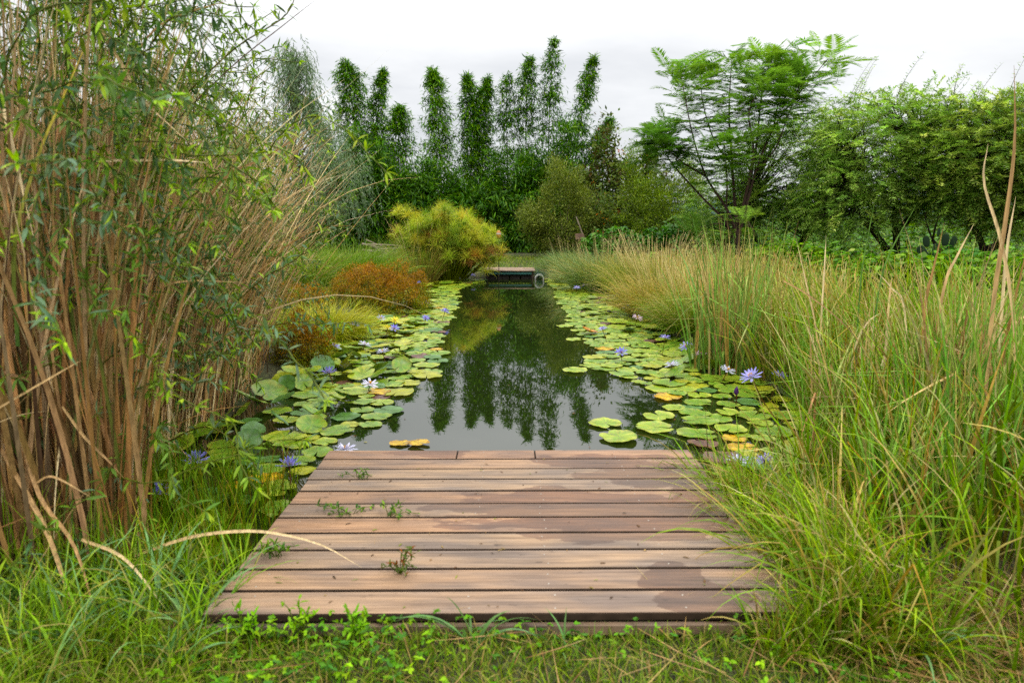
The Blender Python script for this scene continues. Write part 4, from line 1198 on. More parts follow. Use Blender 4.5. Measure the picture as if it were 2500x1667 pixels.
# ------------------------------------------------------------------ cattail clumps
def cattail(label, x, y, r, h, n, W, cols, w=None, lean=(0, .2), bend=.5, kinks=.25, tipc=None, az0=None, z=None, group='cattail clumps', S=9):
    root = empty('cattail_clump', (x, y, float(gz(x, y)) if z is None else z)); tag(root, label, 'cattails', group)
    mb = MB()
    a_ = U(0, 6.28, n); rr = np.sqrt(U(0, 1, n)) * r
    P = np.stack([rr * np.cos(a_), rr * np.sin(a_), np.full(n, -.1)], 1)
    az = U(0, 6.28, n) if az0 is None else az0 + rng.normal(0, .9, n)
    c0 = pick(cols, n, w, .15); c1 = pick(cols if tipc is None else tipc, n, None, .15)
    kt = np.where((rng.random(n) < kinks) & ((x > 0) | (np.cos(az) < 0)), U(.35, .8, n), 2); ka = U(.6, 2.2, n)
    blades(mb, P, az, h * U(.6, 1.08, n), W * U(.65, 1.2, n), U(lean[0], lean[1], n), bend * U(0, 1.3, n), c0, c1 * .5 + c0 * .5, S=S, kt=kt, ka=ka, fold=True, z0=-.1)
    mb.build('foliage', M_DRY, root)
    return root


DRY = [lin(190, 158, 108), lin(166, 130, 84), lin(140, 106, 66), lin(212, 190, 148), lin(78, 60, 42), lin(180, 138, 82)]
DG = [lin(92, 128, 48), lin(74, 110, 46), lin(120, 146, 60)]
cattail('green and tan cattail clump standing in the water at right', 2.3, 7.1, .40, 1.55, 230, .022, [lin(106, 148, 52), lin(84, 128, 50), lin(136, 166, 66)] + DRY[:2] + [lin(170, 140, 66)], [4, 3, 2, 1, 1, 1.2], (0, .24), .5, .25, z=0)
cattail('thin tall cattails behind the right water edge clump', 2.75, 8.1, .5, 1.6, 120, .019, [lin(106, 148, 52), lin(84, 128, 50), lin(136, 166, 66)] + DRY[:3], [3, 3, 2, 1, 1, 1], (0, .25), .35, .2)
cattail('dry tan cattail stand at the right frame side, tallest there', 2.55, 3.75, .2, 1.5, 60, .022, DRY + DG[:1], [3, 2, 1, 2, 1, 2, .6], (0, .3), .4, .3)
cattail('dry tan cattail stand in the mid right grass', 2.45, 4.7, .3, 1.15, 42, .017, DRY + DG, [3, 2, 1, 2, 1, 1, 1, 1, 1], (0, .3), .5, .35)
cattail('dense green rush clump at the right edge of the view', 2.72, 3.6, .52, 1.25, 620, .019, [lin(78, 134, 40), lin(110, 160, 50), lin(142, 180, 60), lin(190, 170, 110)], None, (0, .25), .35, .12)
cattail('fresh green blades rising in the near right grass', 1.95, 3.1, .3, .85, 130, .016, [lin(110, 158, 52), lin(136, 176, 62), lin(90, 138, 48), lin(186, 166, 110)], [3, 3, 2, 1], (0, .35), .7, .2)
cattail('green and straw blades behind the near right grass', 2.3, 4.3, .35, 1.05, 130, .016, [lin(110, 158, 52), lin(136, 176, 62), lin(196, 176, 124), lin(160, 122, 76)], [3, 2, 2, 1], (0, .3), .6, .25)
cattail('upright green blades between grass and cattails at mid right', 2.75, 5.6, .4, 1.0, 130, .017, [lin(110, 158, 52), lin(136, 176, 62), lin(196, 176, 124)], [3, 3, 1], (0, .3), .6, .2)
cattail('thick brown cattail bases nearest the camera on the left', -1.66, 2.62, .16, 2.2, 70, .019, [lin(160, 116, 66), lin(132, 98, 58), lin(182, 148, 100), lin(96, 112, 44), lin(86, 66, 44)], [3, 2, 2, 1, 2], (0, .2), .45, .5)
cattail('brown cattail bases at the left frame side', -1.97, 2.55, .2, 2.7, 90, .02, DRY + DG[:1], [2, 3, 2, 1, 2, 2, .7], (0, .22), .5, .4)

# ------------------------------------------------------------------ the reed bed on the left
BED = [(-1.72, 2.7), (-2.05, 3.4), (-2.3, 4.2), (-2.3, 5.1), (-2.5, 6.4), (-3.05, 7.6), (-4.4, 8.8), (-6.5, 9.8)]
bs = spline([(a_, b_, 0) for a_, b_ in BED], 80)
seg = np.concatenate([[0], np.cumsum(np.linalg.norm(np.diff(bs, axis=0), axis=1))]); blen = seg[-1]


def bed_point(n, depth):
    s = U(0, 1, n) * blen
    bx_ = np.interp(s, seg, bs[:, 0]); by_ = np.interp(s, seg, bs[:, 1])
    d = depth * U(0, 1, n) ** 1.6
    return np.stack([bx_ - d, by_ + rng.normal(0, .15, n), 0 * s], 1)


mb = MB()
n = 18500
P = bed_point(n, 2.8)
P = P[(P[:, 1] > 3.9) | (rng.random(n) < .55)]; n = len(P)
P[:, 2] = np.maximum(gz(P[:, 0], P[:, 1]), 0) - .05
hgt = U(1.5, 3.1, n) * np.interp(P[:, 1], [2.5, 3.6, 5, 6.5, 8, 11], [1.0, 1.0, .95, .85, .72, .58])
kt = np.where(rng.random(n) < .42, U(.25, .85, n), 2); ka = U(.5, 2.2, n)
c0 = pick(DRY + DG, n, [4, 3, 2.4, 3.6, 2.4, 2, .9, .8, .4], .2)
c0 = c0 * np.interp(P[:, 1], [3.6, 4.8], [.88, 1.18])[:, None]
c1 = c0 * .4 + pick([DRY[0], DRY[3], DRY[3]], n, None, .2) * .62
az = np.where(rng.random(n) < .6, rng.normal(-.3, .8, n), U(0, 6.28, n))
kt = np.where(np.cos(az) > -.1, 2, kt)      # few snapped ones hang over the water
bd = U(0, 1, n) ** 1.6 * 1.5
ln_ = np.abs(rng.normal(.02, .2, n))
inw = (np.cos(az) > 0) & (P[:, 1] < 4.4)
bd = np.where(inw, bd * .5, bd); ln_ = np.where(inw, ln_ * .7, ln_)
bd = np.where(P[:, 1] > 5.5, bd * .55, bd)
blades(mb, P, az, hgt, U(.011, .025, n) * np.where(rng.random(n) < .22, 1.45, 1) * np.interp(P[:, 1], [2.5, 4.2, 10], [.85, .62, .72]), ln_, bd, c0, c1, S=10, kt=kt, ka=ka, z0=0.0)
# litter of broken stems at the foot
n = 900
P = bed_point(n, 1.2); P[:, 0] += U(-.3, .0, n); P[:, 2] = np.maximum(gz(P[:, 0], P[:, 1]), 0) + U(0, .5, n)
blades(mb, P, rng.normal(3.3, 1.0, n), U(.3, .9, n), U(.008, .014, n), U(.7, 1.5, n), U(-.2, .8, n), pick(DRY, n, None, .2), pick(DRY, n, None, .2), S=5, z0=.02)
# broad drooping leaves on the near face
n = 230
P = bed_point(n, .7); k = P[:, 1] < 4.3; P = P[k]; n = len(P); P[:, 2] = U(0, 1.2, n)
blades(mb, P, rng.normal(-2.0, .9, n), U(1.0, 2.0, n), U(.016, .028, n), U(0, .35, n), U(.8, 2.4, n), pick(DRY, n, [3, 2.5, 2, 2, .5, 2], .2), pick(DRY, n, [3, 2, 1, 3, 0.3, 1], .2), S=14, fold=True, z0=.05,
       kt=np.where(rng.random(n) < .4, U(.4, .8, n), 2), ka=U(.4, 1.3, n))
# loose blades criss-crossing the face of the bed
n = 900
P = bed_point(n, .6); P[:, 0] += U(-.1, .12, n); P[:, 2] = U(.1, 2.0, n) * np.interp(P[:, 1], [3, 8], [1, .7])
blades(mb, P, rng.normal(3.6, 1.2, n), U(.4, 1.2, n), U(.010, .02, n) * np.interp(P[:, 1], [3, 5], [1, .7]), U(.2, 1.5, n), U(-.3, 1.3, n), pick(DRY, n, [3, 2, 1, 3, .5, 1], .2), pick(DRY, n, [3, 2, 1, 3, .3, 1], .2), S=9, fold=True, z0=.02)
tag(mb.build('reeds', M_DRY), 'tall tangled bed of dry tan reeds filling the left bank', 'reeds', kind='stuff')

# green creeper over the reeds
CRP = [lin(112, 142, 72), lin(138, 166, 78), lin(86, 114, 74), lin(112, 136, 104), lin(168, 192, 88)]
mb = MB(); st = MB()
for k in range(900):
    s = blen * U(0, 1) ** 1.5
    hz_ = (U(.5, 2.0) if rng.random() < .2 else U(1.35, 3.1)) * np.interp(np.interp(s, seg, bs[:, 1]), [2.5, 3.6, 5, 6.5, 8], [1, 1, .92, .8, .68])
    p = np.array([np.interp(s, seg, bs[:, 0]) + U(-.3, .2) + (.12 if s < 1.2 else 0), np.interp(s, seg, bs[:, 1]) - U(0, .25), hz_])
    d = nrm(np.array([U(-.5, 1.0), U(-.6, .5), U(-.5, .8)])); L = int(rng.integers(9, 24)); pts = [p]
    step = .055
    for q_ in range(L):
        d = nrm(d + rng.normal(0, .22, 3) - UP * .05); p = p + d * step; pts.append(p)
    pts = np.array(pts)
    tube(st, pts, .0028, 3, lin(110, 120, 60))
    tone = rng.choice(5, p=[.24, .22, .24, .18, .12])
    for q_ in range(1, len(pts)):
        m_ = int(rng.integers(3, 6))
        dd = nrm(rng.normal(0, .8, (m_, 3)) + d * .5 - UP * .1)
        leaves(mb, np.repeat(pts[q_][None], m_, 0), dd, nrm(UP + rng.normal(0, .4, (m_, 3))), U(.035, .075, m_), U(.009, .015, m_), pick([CRP[tone], CRP[rng.integers(5)]], m_, [4, 1], .14), 'lance')
    # a pale young tip
    m_ = 5; dd = nrm(rng.normal(0, .5, (m_, 3)) + d)
    leaves(mb, np.repeat(pts[-1][None], m_, 0), dd, UP + rng.normal(0, .3, (m_, 3)), U(.03, .06, m_), .010, pick([lin(170, 200, 86)], m_, None, .1), 'lance')
o = mb.build('creeper', M_LEAF); tag(o, 'fine-leaved green creeper scrambling over the reed bed', 'creeper', kind='stuff')
o2 = st.build('creeper_stem', M_LEAF, o)


def shoot(label, pts, every=.06, L=.07):
    root = empty('creeper_shoot', pts[0]); tag(root, label, 'creeper shoot', 'creeper shoots reaching out of the reeds')
    s = spline(np.array(pts) - np.array(pts[0]), int(sum(np.linalg.norm(np.diff(np.array(pts), axis=0), axis=1)) / every) + 4)
    mb = MB(); tube(mb, s, np.linspace(.0045, .0018, len(s)), 5, lin(120, 116, 62)); mb.build('stem', M_LEAF, root)
    mb = MB()
    for p in s[1:]:
        m_ = 4; leaves(mb, np.repeat(p[None], m_, 0), nrm(rng.normal(0, .7, (m_, 3)) + (s[-1] - s[0]) * .3 + UP * .2), UP + rng.normal(0, .35, (m_, 3)), L * U(.6, 1.15, m_), L * .2, pick(CRP, m_, None, .12), 'lance')
    mb.build('foliage', M_LEAF, root)


shoot('creeper shoot arching toward the papyrus at eye level', [(-1.55, 3.6, 1.05), (-1.3, 3.55, 1.25), (-1.1, 3.5, 1.36), (-.86, 3.4, 1.56)])
shoot('creeper shoot with leafy tip beside the big rusty mound', [(-1.75, 3.9, .75), (-1.4, 3.8, .95), (-1.15, 3.75, 1.0), (-.95, 3.7, .97)])
shoot('creeper shoot rising against the sky at top left', [(-1.6, 3.4, 2.1), (-1.3, 3.4, 2.35), (-1.05, 3.4, 2.5), (-.98, 3.4, 2.68)], .07, .06)
shoot('creeper shoot hanging over the lily flowers left of the deck', [(-1.75, 3.3, .45), (-1.5, 3.25, .55), (-1.3, 3.2, .42), (-1.22, 3.15, .33)])

# single dead or green blades that stand out of the mass
BL = [('pale dry blade lying level across the upper reeds', [(-1.62, 2.7, 1.776), (-1.463, 2.7, 1.777), (-1.296, 2.7, 1.778), (-1.171, 2.7, 1.77)], .014, 3, 3),
      ('tan blade slanting down rightward across the upper reeds', [(-1.532, 2.7, 2.263), (-1.462, 2.7, 2.125), (-1.392, 2.7, 2.0), (-1.24, 2.7, 1.849)], .013, 0, 3),
      ('pale blade running down at the left frame side', [(-1.73, 2.4, 2.1), (-1.717, 2.4, 1.978), (-1.689, 2.4, 1.737), (-1.657, 2.4, 1.442)], .016, 3, 3),
      ('tan blade bowing over in the middle of the reeds', [(-1.7, 2.9, 1.3), (-1.643, 2.9, 1.6), (-1.594, 2.9, 1.58), (-1.533, 2.9, 1.437), (-1.491, 2.9, 1.291)], .014, 0, 0),
      ('long brown blade arching rightward at half height', [(-1.949, 3.0, .745), (-1.801, 3.0, .957), (-1.596, 3.0, 1.211), (-1.458, 3.0, 1.287), (-1.182, 3.0, 1.285)], .018, 1, 0),
      ('red-brown blade reaching out toward the willow', [(-1.595, 3.2, 1.3), (-1.34, 3.2, 1.713), (-1.117, 3.2, 1.833), (-.844, 3.2, 2.001)], .020, 2, 2),
      ('pale blade rising rightward at the left frame side', [(-1.82, 2.3, .89), (-1.577, 2.3, 1.025), (-1.48, 2.3, 1.079)], .010, 0, 0),
      ('thick grey-tan fallen blade at lower left, outer one', [(-1.917, 2.45, .718), (-1.717, 2.35, .453), (-1.588, 2.25, .261), (-1.445, 2.15, .13)], .019, 1, 0),
      ('thick grey-tan fallen blade at lower left, inner one', [(-1.874, 2.5, .8), (-1.744, 2.383, .555), (-1.555, 2.267, .403), (-1.422, 2.15, .13)], .017, 1, 1),
      ('pale blade leaning across the brown bases', [(-1.70, 2.5, .86), (-1.629, 2.5, .739), (-1.549, 2.5, .646), (-1.496, 2.5, .576)], .011, 0, 1),
      ('broken pale blade with a kink at lower left', [(-1.763, 2.4, .596), (-1.691, 2.4, .617), (-1.544, 2.4, .525)], .010, 1, 0),
      ('long tan blade arching over the deck left edge', [(-1.454, 2.45, .28), (-1.238, 2.44, .359), (-1.052, 2.43, .389), (-.899, 2.42, .387), (-.722, 2.41, .345), (-.568, 2.4, .257)], .014, 0, 3),
      ('grey dry blade bending down in the grass left of the deck', [(-1.585, 2.35, .397), (-1.386, 2.275, .356), (-1.211, 2.2, .2)], .013, 0, 3),
      ('brown blade sweeping up to the sky at top left', [(-1.55, 2.8, 2.0), (-1.462, 2.8, 2.175), (-1.35, 2.8, 2.293), (-1.21, 2.8, 2.346), (-1.079, 2.8, 2.38)], .014, 1, 2),
      ('wide green blade with yellow edge at upper left', [(-1.8, 2.45, 1.1), (-1.729, 2.4, 1.465), (-1.61, 2.4, 1.765), (-1.51, 2.4, 1.949), (-1.414, 2.4, 2.123)], .022, -1, -2),
      ('dark stem pointing out of frame above the willow', [(-1.8, 3.5, 1.9), (-1.375, 3.5, 2.275), (-1.106, 3.5, 2.471), (-.927, 3.5, 2.6)], .011, 4, 4),
      ('tan blade with curled top in the right cattails', [(2.596, 3.4, .5), (2.534, 3.4, 1.004), (2.414, 3.4, 1.439), (2.292, 3.4, 1.732), (2.291, 3.4, 1.916)], .020, 0, 3),
      ('tallest brown blade ending in a thin whip at right', [(2.429, 3.4, .6), (2.408, 3.4, 1.137), (2.419, 3.4, 1.566), (2.417, 3.4, 1.916), (2.37, 3.4, 2.274)], .024, 0, 2),
      ('orange-brown upright blade, left one of the right pair', [(2.383, 3.9, .5), (2.374, 3.9, 1.06), (2.395, 3.9, 1.255), (2.434, 3.9, 1.542)], .020, 5, 2),
      ('tan blade leaning right of the orange-brown one', [(2.435, 3.9, .5), (2.469, 3.9, 1.156), (2.525, 3.9, 1.352), (2.601, 3.9, 1.535)], .018, 5, 3),
      ('long brown stalk falling diagonally through the right grass', [(1.67, 4.2, 1.187), (1.844, 4.2, 1.088), (2.085, 4.2, .899), (2.215, 4.2, .73)], .012, 1, 4),
      ('thin greyish blade upright behind the right grass', [(2.328, 5.0, .2), (2.258, 5.0, .738), (2.15, 5.0, 1.118), (2.055, 5.0, 1.435)], .014, 0, 3),
      ('pale blade hooking over in the right grass', [(2.695, 4.5, .3), (2.605, 4.5, .968), (2.509, 4.5, 1.112), (2.402, 4.5, 1.217)], .015, 3, 3),
      ('short pale arch low in the right grass', [(2.273, 4.5, .3), (2.29, 4.5, .677), (2.363, 4.5, .877), (2.451, 4.5, .951)], .014, 3, 3),
      ('straight grey blade in the middle of the right grass', [(2.461, 4.4, .3), (2.443, 4.4, .981), (2.444, 4.4, 1.217)], .018, 3, 0),
      ('short stout pale blade before the leafy plant at right', [(2.517, 5.5, .4), (2.51, 5.5, 1.084), (2.501, 5.5, 1.443)], .016, 3, 3),
      ('green sword blade standing upright under the forked tree', [(2.468, 4.8, .4), (2.451, 4.8, 1.094), (2.465, 4.8, 1.355), (2.5, 4.8, 1.688)], .013, -1, -1),
      ('green sword blade leaning right under the forked tree', [(2.564, 4.8, .6), (2.606, 4.8, 1.221), (2.79, 4.8, 1.666)], .014, -1, -1),
      ('pale upright blade nearest the right frame side', [(2.628, 3.6, .6), (2.589, 3.6, 1.337), (2.6, 3.6, 1.674)], .018, 3, 3)]
for lb, pts, W, a_, b_ in BL:
    W *= .9
    ca = DG[1] if a_ < 0 else DRY[a_]; cb = (lin(196, 170, 60) if b_ == -2 else DG[0]) if b_ < 0 else DRY[b_]
    mb = MB(); ribbon(mb, pts, W, ca, cb); o = mb.build('reed_blade', M_DRY)
    tag(o, lb, 'reed blade', 'single blades standing out of the reeds')


# ------------------------------------------------------------------ grass and weeds (nobody could count them)
def scatter(n, x0, x1, y0, y1, keep):
    x = U(x0, x1, n); y = U(y0, y1, n); k = keep(x, y); return x[k], y[k]


def in_deck(x, y, pad_=0.): return (x > -1.02 - pad_) & (x < 1.06 + pad_) & (y > 2.1 - pad_) & (y < 3.8 + pad_)


# long grass on the right bank, near part
mb = MB()
RG0 = [lin(80, 100, 38), lin(112, 94, 54), lin(98, 118, 44)]
RG1 = [lin(124, 164, 50), lin(154, 182, 62), lin(190, 168, 112), lin(160, 132, 78), lin(106, 148, 50), lin(206, 190, 140)]
n = 8500
x, y = scatter(n, 1.0, 4.6, 1.5, 7.0, lambda x, y: (x < .72 * y + 1.4) & ~in_deck(x, y, .0) & (pond_dist(x, y) > -.12 - .25 * (y < 4)) & ((y > 2.02) | (x > 1.5)))
n = len(x); z = np.maximum(gz(x, y), 0) - .02
hf = np.interp(x, [1.0, 1.4, 2.2, 3.5], [.42, .6, .86, 1.02]) * np.interp(y, [1.5, 2.2, 3, 7], [.35, .75, 1, 1.0])
az = np.where(rng.random(n) < .35, rng.normal(3.3, .8, n), U(0, 6.28, n))
blades(mb, np.stack([x, y, z], 1), az, hf * U(.5, 1.3, n), U(.006, .017, n) * np.where(rng.random(n) < .3, 1.4, 1), U(0, .45, n), U(.05, 1.0, n) * np.interp(x, [1.2, 2.2], [2.0, 1.1]), pick(RG0, n, None, .25), pick(RG1, n, [3.6, 3.2, 2.6, 1.8, 3, 2.2], .27), S=6,
       kt=np.where(rng.random(n) < .2, U(.35, .8, n), 2), ka=U(.5, 1.9, n), z0=.03)
# fine red-brown seed stalks
n2 = 260
x, y = scatter(n2, 1.2, 3.6, 2.4, 6.5, lambda x, y: (x < .7 * y + 1.0) & (pond_dist(x, y) > -.05) & ~in_deck(x, y, .1))
n2 = len(x)
blades(mb, np.stack([x, y, gz(x, y)], 1), U(0, 6.28, n2), U(.55, 1.0, n2), .003, U(0, .35, n2), U(0, .8, n2), lin(128, 104, 60), pick([lin(170, 122, 70), lin(196, 172, 116)], n2, None, .15), S=5, prof='flat')
# grass that leans over the deck's right side
n = 2100
x, y = U(1.02, 1.42, n), U(1.98, 3.5, n)
blades(mb, np.stack([x, y, np.maximum(gz(x, y), 0) - .02], 1), rng.normal(3.2, 1.3, n), U(.2, .68, n), U(.004, .012, n), U(0, .6, n), U(.2, 2.1, n), pick(RG0, n, None, .28), pick(RG1, n, [4, 4, 2, 1.2, 3, 1.4], .28), S=8, z0=.06, kt=np.where(rng.random(n) < .25, U(.4, .8, n), 2), ka=U(.4, 1.6, n))
n = 800
x, y = U(.78, 1.35, n), U(1.92, 2.08, n)
blades(mb, np.stack([x, y, gz(x, y) - .02], 1), U(0, 6.28, n), U(.12, .42, n) * np.interp(x, [.75, 1.0], [.5, 1]), U(.004, .009, n), U(0, .6, n), U(.2, 1.7, n), pick(RG0, n, None, .2), pick(RG1, n, [4, 4, 2, 1, 3, 1.5], .22), S=7, z0=.1)
tag(mb.build('grass', M_GRASS), 'long tangled green and straw grass on the right of the deck', 'grass', kind='stuff')

# meadow grass along the right bank further off
mb = MB()
n = 17000
x, y = scatter(n, 1.8, 8.5, 6.2, 16, lambda x, y: (x < .62 * y + 1.2) & (pond_dist(x, y) > .0) & (rng.random(len(x)) < np.clip(1.5 - (x - 2) * .14, .3, 1)))
n = len(x)
hf = (.5 + .17 * np.sin(x * 1.9) * np.sin(y * 1.2 + 1)) * np.interp(pond_dist(x, y), [0, .5, 1.5, 3, 5], [.6, 1, .95, .62, .5])
MG1 = [lin(150, 170, 74), lin(180, 180, 98), lin(206, 190, 132), lin(128, 160, 62), lin(112, 150, 56)]
blades(mb, np.stack([x, y, gz(x, y) - .02], 1), U(0, 6.28, n), hf * U(.5, 1.35, n), U(.007, .019, n), U(0, .5, n), U(.1, 1.5, n), pick(GRN, n, None, .25), pick(MG1, n, [3, 2, 1.5, 4, 4], .27), S=5)
n2 = 1900
x, y = scatter(n2, 2.2, 5, 8, 16, lambda x, y: (x < .6 * y + 1) & (pond_dist(x, y) > .2)); n2 = len(x)
P = np.stack([x, y, gz(x, y)], 1)
blades(mb, P, U(0, 6.28, n2), U(.5, .85, n2), U(.005, .008, n2), U(0, .2, n2), U(.1, .5, n2), lin(150, 150, 84), pick([lin(206, 190, 140), lin(196, 170, 110)], n2, None, .1), S=5, prof='flat')
tag(mb.build('meadow', M_GRASS), 'yellow-green seeding meadow grass on the right bank', 'grass', kind='stuff')

# left bank and far bank grass
mb = MB()
n = 15000
x, y = scatter(n, -8, 3, 8.5, 24, lambda x, y: (pond_dist(x, y) > .02) & ((x < -1.9) | (y > 18.9)) & (x > -.55 * y - 1) & ~((x > 1.6) & (y < 18)))
n = len(x)
hf = np.where(y > 19, .3, .42) * (1 + .3 * np.sin(x * 2) * np.sin(y * 1.7))
hf = np.where((y > 19.2) & (np.abs(x) < 1.2), .14, hf)
blades(mb, np.stack([x, y, gz(x, y) - .02], 1), U(0, 6.28, n), hf * U(.5, 1.3, n), U(.006, .011, n), U(0, .5, n), U(.1, 1.2, n), pick(GRN, n, None, .18), pick(GRN + [lin(160, 166, 84), lin(176, 160, 104)], n, None, .17), S=4)
n = 6500
x, y = scatter(n, -2.6, 3.2, 18.9, 23, lambda x, y: pond_dist(x, y) > .03); n = len(x)
blades(mb, np.stack([x, y, gz(x, y) - .02], 1), U(0, 6.28, n), U(.08, .22, n) + .12 * (np.abs(x) > 1.3), U(.007, .013, n), U(0, .7, n), U(.1, 1.2, n), pick(GRN, n, None, .18), pick(GRN + [lin(160, 170, 84), lin(186, 170, 114)], n, None, .17), S=3)
tag(mb.build('bank_grass', M_GRASS), 'short green grass on the left and far banks', 'grass', kind='stuff')

# rushes and thin grass standing in the water left of the deck
mb = MB()
n = 1300
x, y = scatter(n * 2, -2.4, -1.0, 2.3, 3.75, lambda x, y: (x < -1.06 - .12 * np.maximum(y - 2.6, 0)) & (rng.random(len(x)) < np.clip((-.98 - x) * 2.2, .12, 1))); n = len(x)
blades(mb, np.stack([x, y, np.maximum(gz(x, y), 0) - .03], 1), U(0, 6.28, n), U(.25, .62, n) * np.interp(x, [-2, -1.3, -1], [1, .8, .5]), U(.003, .007, n), U(0, .3, n), U(0, .9, n), pick([lin(80, 112, 38), lin(112, 108, 46)], n, None, .2),
       pick([lin(110, 152, 50), lin(142, 172, 64), lin(170, 140, 80), lin(88, 130, 54)], n, [3, 2, 1, 2], .22), S=6)
tag(mb.build('rushes', M_GRASS), 'thin green rushes in the water between the reeds and the deck', 'rushes', kind='stuff')

# low lawn and weeds in front of the deck
mb = MB()
n = 30000
x, y = scatter(n, -2.6, 2.8, 1.35, 2.12, lambda x, y: np.abs(x) < 1.2 * y + .6); n = len(x)
hf = np.interp(x, [-1.9, -1.15, -.7, .9, 1.6], [.24, .17, .075, .07, .10]) * np.interp(y, [.9, 2.0, 2.12], [1, 1, .8])
blades(mb, np.stack([x, y, gz(x, y) - .005], 1), U(0, 6.28, n), hf * U(.4, 1.5, n), U(.0025, .006, n), U(.1, .9, n), U(.1, 1.6, n), pick([lin(80, 104, 42), lin(124, 110, 66)], n, [2, 1], .2),
       pick([lin(118, 148, 56), lin(146, 168, 70), lin(186, 164, 112), lin(98, 130, 52)], n, [3, 2, 1.6, 2], .18), S=5, z0=.085)
# straw lying flat, thick at the right
n2 = 6500
x, y = scatter(n2 * 2, -1.6, 3.0, 1.5, 2.5, lambda x, y: rng.random(len(x)) < np.clip(.05 + (x - .75) * .6, .04, .9)); n2 = len(x)
blades(mb, np.stack([x, y, gz(x, y) + U(0, .05, n2)], 1), U(0, 6.28, n2), U(.08, .32, n2), U(.0025, .005, n2), U(1.2, 1.6, n2), U(-.2, .2, n2), pick([lin(176, 150, 106), lin(150, 118, 78), lin(122, 92, 62)], n2, None, .18), pick([lin(190, 164, 122)], n2, None, .18), S=4, z0=.1)
# longer grass at the lower left corner and up to the rushes
n3 = 2600
x, y = scatter(n3, -2.6, -.95, 1.35, 2.6, lambda x, y: (x < -1.0 - .35 * (y < 1.9)) & (x > -1.15 * y - .2)); n3 = len(x)
blades(mb, np.stack([x, y, np.maximum(gz(x, y), .02)], 1), U(0, 6.28, n3), U(.12, .42, n3), U(.004, .010, n3), U(0, .6, n3), U(.2, 1.7, n3), pick([lin(92, 128, 50)], n3, None, .22), pick([lin(140, 176, 70), lin(176, 198, 92), lin(136, 166, 116), lin(186, 176, 110)], n3, [3, 3, 2, 1], .2), S=7, fold=True, z0=.1)
tag(mb.build('lawn', M_GRASS), 'short grass and straw in front of the deck', 'grass', kind='stuff')
mb = MB()
n = 2300
x, y = scatter(n * 2, -1.9, 2.6, 1.2, 2.1, lambda x, y: (rng.random(len(x)) < .05 + .7 * np.exp(-((x + .6) / .42) ** 2) + .4 * np.exp(-((x - 1.05) / .3) ** 2) + .2 * (y > 1.98) * (x < 1))); n = len(x)
hf = U(.01, .085, n) + .05 * np.exp(-((x + .6) / .5) ** 2) * U(0, 1, n)
ce = np.stack([x, y, gz(x, y) + hf], 1)
tone = pick([lin(104, 150, 54), lin(134, 176, 62), lin(84, 128, 58), lin(150, 186, 74)], n, [3, 2, 2, 1], .14)
for s in range(4):
    a_ = U(0, 6.28, n) + s * 1.57
    leaves(mb, ce, np.stack([np.cos(a_), np.sin(a_), U(-.3, .5, n)], 1), nrm(UP + rng.normal(0, .3, (n, 3))), U(.010, .026, n), U(.007, .015, n), tone * U(.88, 1.1, (n, 1)), 'lance')
blades(mb, np.stack([x, y, gz(x, y) - .01], 1), U(0, 6.28, n), hf, .002, .1, .1, lin(96, 120, 50), lin(110, 140, 60), S=2, prof='flat')
tag(mb.build('weeds', M_LEAF), 'small round-leaved green weeds along the deck front', 'weeds', kind='stuff')

# broad-bladed grass tufts one can tell apart
BT = [lin(120, 156, 104), lin(142, 176, 124), lin(104, 140, 84)]
def tuft(label, x, y, h, n, W, cols=BT, z=None, lean=.55, bend=1.6):
    root = empty('grass_tuft', (x, y, (float(gz(x, y)) if z is None else z) - .01)); tag(root, label, 'grass tuft', 'broad-bladed grass tufts near the deck')
    mb = MB(); a_ = np.arange(n) * 2.4 + rng.normal(0, .4, n)
    blades(mb, np.zeros((n, 3)) + rng.normal(0, .012, (n, 3)) * np.array([1, 1, 0]), a_, h * U(.6, 1.2, n), W * U(.7, 1.2, n), lean * U(.3, 1.2, n), bend * U(.5, 1.2, n), pick(cols, n, None, .1) * .8, pick(cols, n, None, .1), S=10, fold=True, prof='grass', z0=0.01)
    mb.build('foliage', M_GRASS, root)
tuft('blue-green broad-bladed tuft at the middle of the deck front', -.13, 2.04, .26, 9, .013)
tuft('small blue-green tuft right of the deck front middle', .16, 2.02, .16, 6, .010)
tuft('pale arching tuft in the straw at lower right', 1.32, 1.98, .32, 9, .012)
tuft('large pale broad-bladed tuft at lower left', -1.72, 2.2, .46, 13, .020)
tuft('broad-bladed tuft between the fallen blades and the deck', -1.3, 2.3, .42, 13, .016)
tuft('pale tuft close to the lower left corner of the view', -1.42, 1.98, .34, 12, .015)
tuft('small pale tuft right of the one in the lower left corner', -1.08, 1.94, .24, 10, .012)
tuft('yellow-green tuft behind the one in the lower left corner', -1.95, 2.5, .5, 16, .016, [lin(150, 180, 80), lin(170, 190, 96)])
tuft('arching broad-bladed tuft hugging the deck front left corner', -1.08, 2.12, .34, 11, .013)
tuft('bright green tuft bending over the right side of the deck', 1.08, 2.62, .42, 40, .007, [lin(112, 150, 50), lin(136, 166, 62), lin(160, 170, 80)], .12, .9, 1.1)
tuft('green tuft hanging over the deck right edge at half depth', 1.1, 3.0, .34, 40, .006, [lin(112, 150, 50), lin(136, 166, 62)], .12, .9, 1.1)
tuft('straggly green tuft at the deck front right corner', .93, 2.07, .42, 16, .007, [lin(120, 150, 60), lin(150, 166, 76)], None, .5, 1.2)

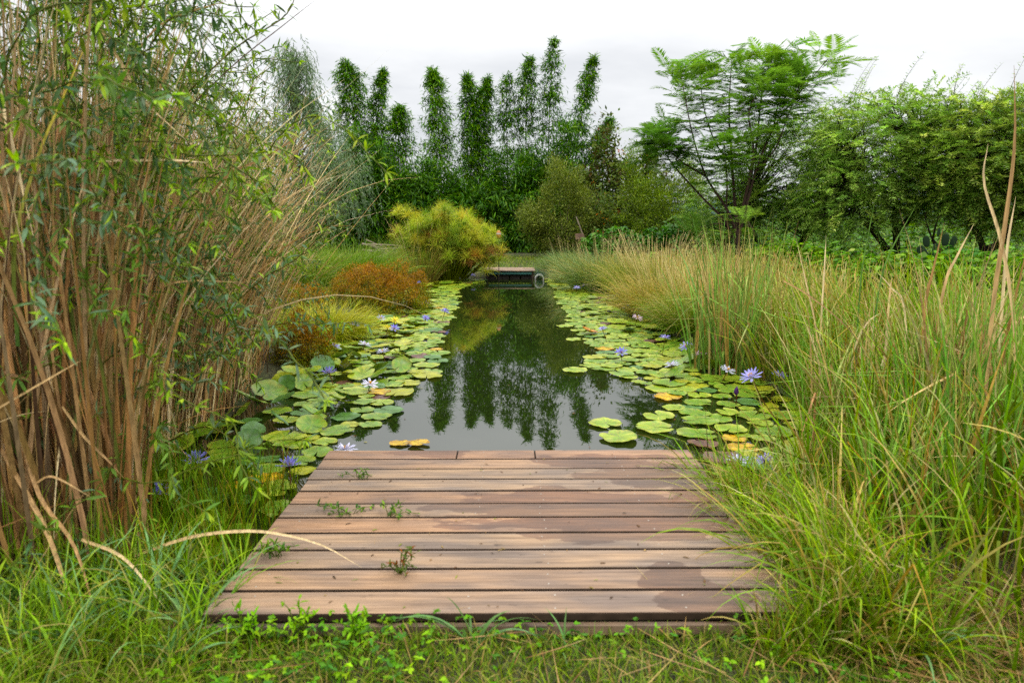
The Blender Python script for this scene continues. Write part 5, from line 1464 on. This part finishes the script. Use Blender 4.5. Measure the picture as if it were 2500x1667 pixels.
mb = MB(); n = 90
x, y = U(-1.0, 1.0, n), U(2.12, 3.75, n); a_ = U(0, 6.28, n)
leaves(mb, np.stack([x, y, np.full(n, .2535)], 1), np.stack([np.cos(a_), np.sin(a_), U(0, .15, n)], 1), UP, U(.008, .034, n), U(.003, .009, n), pick([lin(168, 142, 96), lin(110, 84, 56), lin(140, 150, 80), lin(80, 60, 44)], n, None, .2), 'lance')
tag(mb.build('leaf_litter', M_LEAF), 'tiny dry leaf bits scattered over the deck boards', 'leaf litter', kind='stuff')
# sprigs growing on and between the boards
def sprig(label, x, y, r, n, cols, up=.5, L=.03):
    root = empty('weed_sprig', (x, y, .252 if y > 2.1 else float(gz(x, y)))); tag(root, label, 'weed', 'weeds growing on and beside the deck')
    st, mb = MB(), MB()
    for k in range(n):
        a_ = U(0, 6.28); e = np.array([r * math.cos(a_) * U(.3, 1), r * .45 * math.sin(a_) * U(.3, 1), r * up * U(.1, 1) + (0 if y > 2.1 else .07)])
        s = spline([(0, 0, -.01), e * np.array([.5, .5, .7]) + UP * .01, e], 6); tube(st, s, .0016, 4, lin(104, 120, 56))
        for p in s[2:]:
            m_ = 2; leaves(mb, np.repeat(p[None], m_, 0), nrm(rng.normal(0, .8, (m_, 3)) + UP * .3), UP + rng.normal(0, .3, (m_, 3)), L * U(.6, 1.3, m_), L * .34, pick(cols, m_, None, .15), 'lance')
    st.build('stem', M_LEAF, root); mb.build('foliage', M_LEAF, root)
G3 = [lin(100, 136, 60), lin(128, 160, 74), lin(80, 112, 56)]
sprig('small green sprig on the back left boards', -.80, 3.35, .11, 6, G3, .3, .026)
sprig('trailing green vine sprig across the boards left of centre', -.72, 2.9, .2, 7, G3, .2, .03)
sprig('second trailing green sprig beside it on the boards', -.55, 2.87, .15, 6, G3, .4, .03)
sprig('reddish weed tuft on the front boards left of centre', -.42, 2.37, .11, 10, [lin(112, 124, 62), lin(140, 92, 58), lin(92, 112, 56)], .9, .026)
sprig('green sprig at the deck left edge', -.93, 2.5, .09, 10, G3, .5)
sprig('bright leafy weed before the deck front, left of the tall one', -.88, 2.05, .08, 12, [lin(120, 170, 60), lin(146, 190, 76)], 1.1, .03)
sprig('bright leafy weed before the deck front, right of the tall one', -.5, 2.03, .08, 12, [lin(120, 170, 60), lin(146, 190, 76)], .9, .03)
sprig('tall bright weed before the deck front, left part', -.70, 2.06, .08, 8, [lin(140, 184, 66), lin(160, 200, 84)], 1.6, .03)
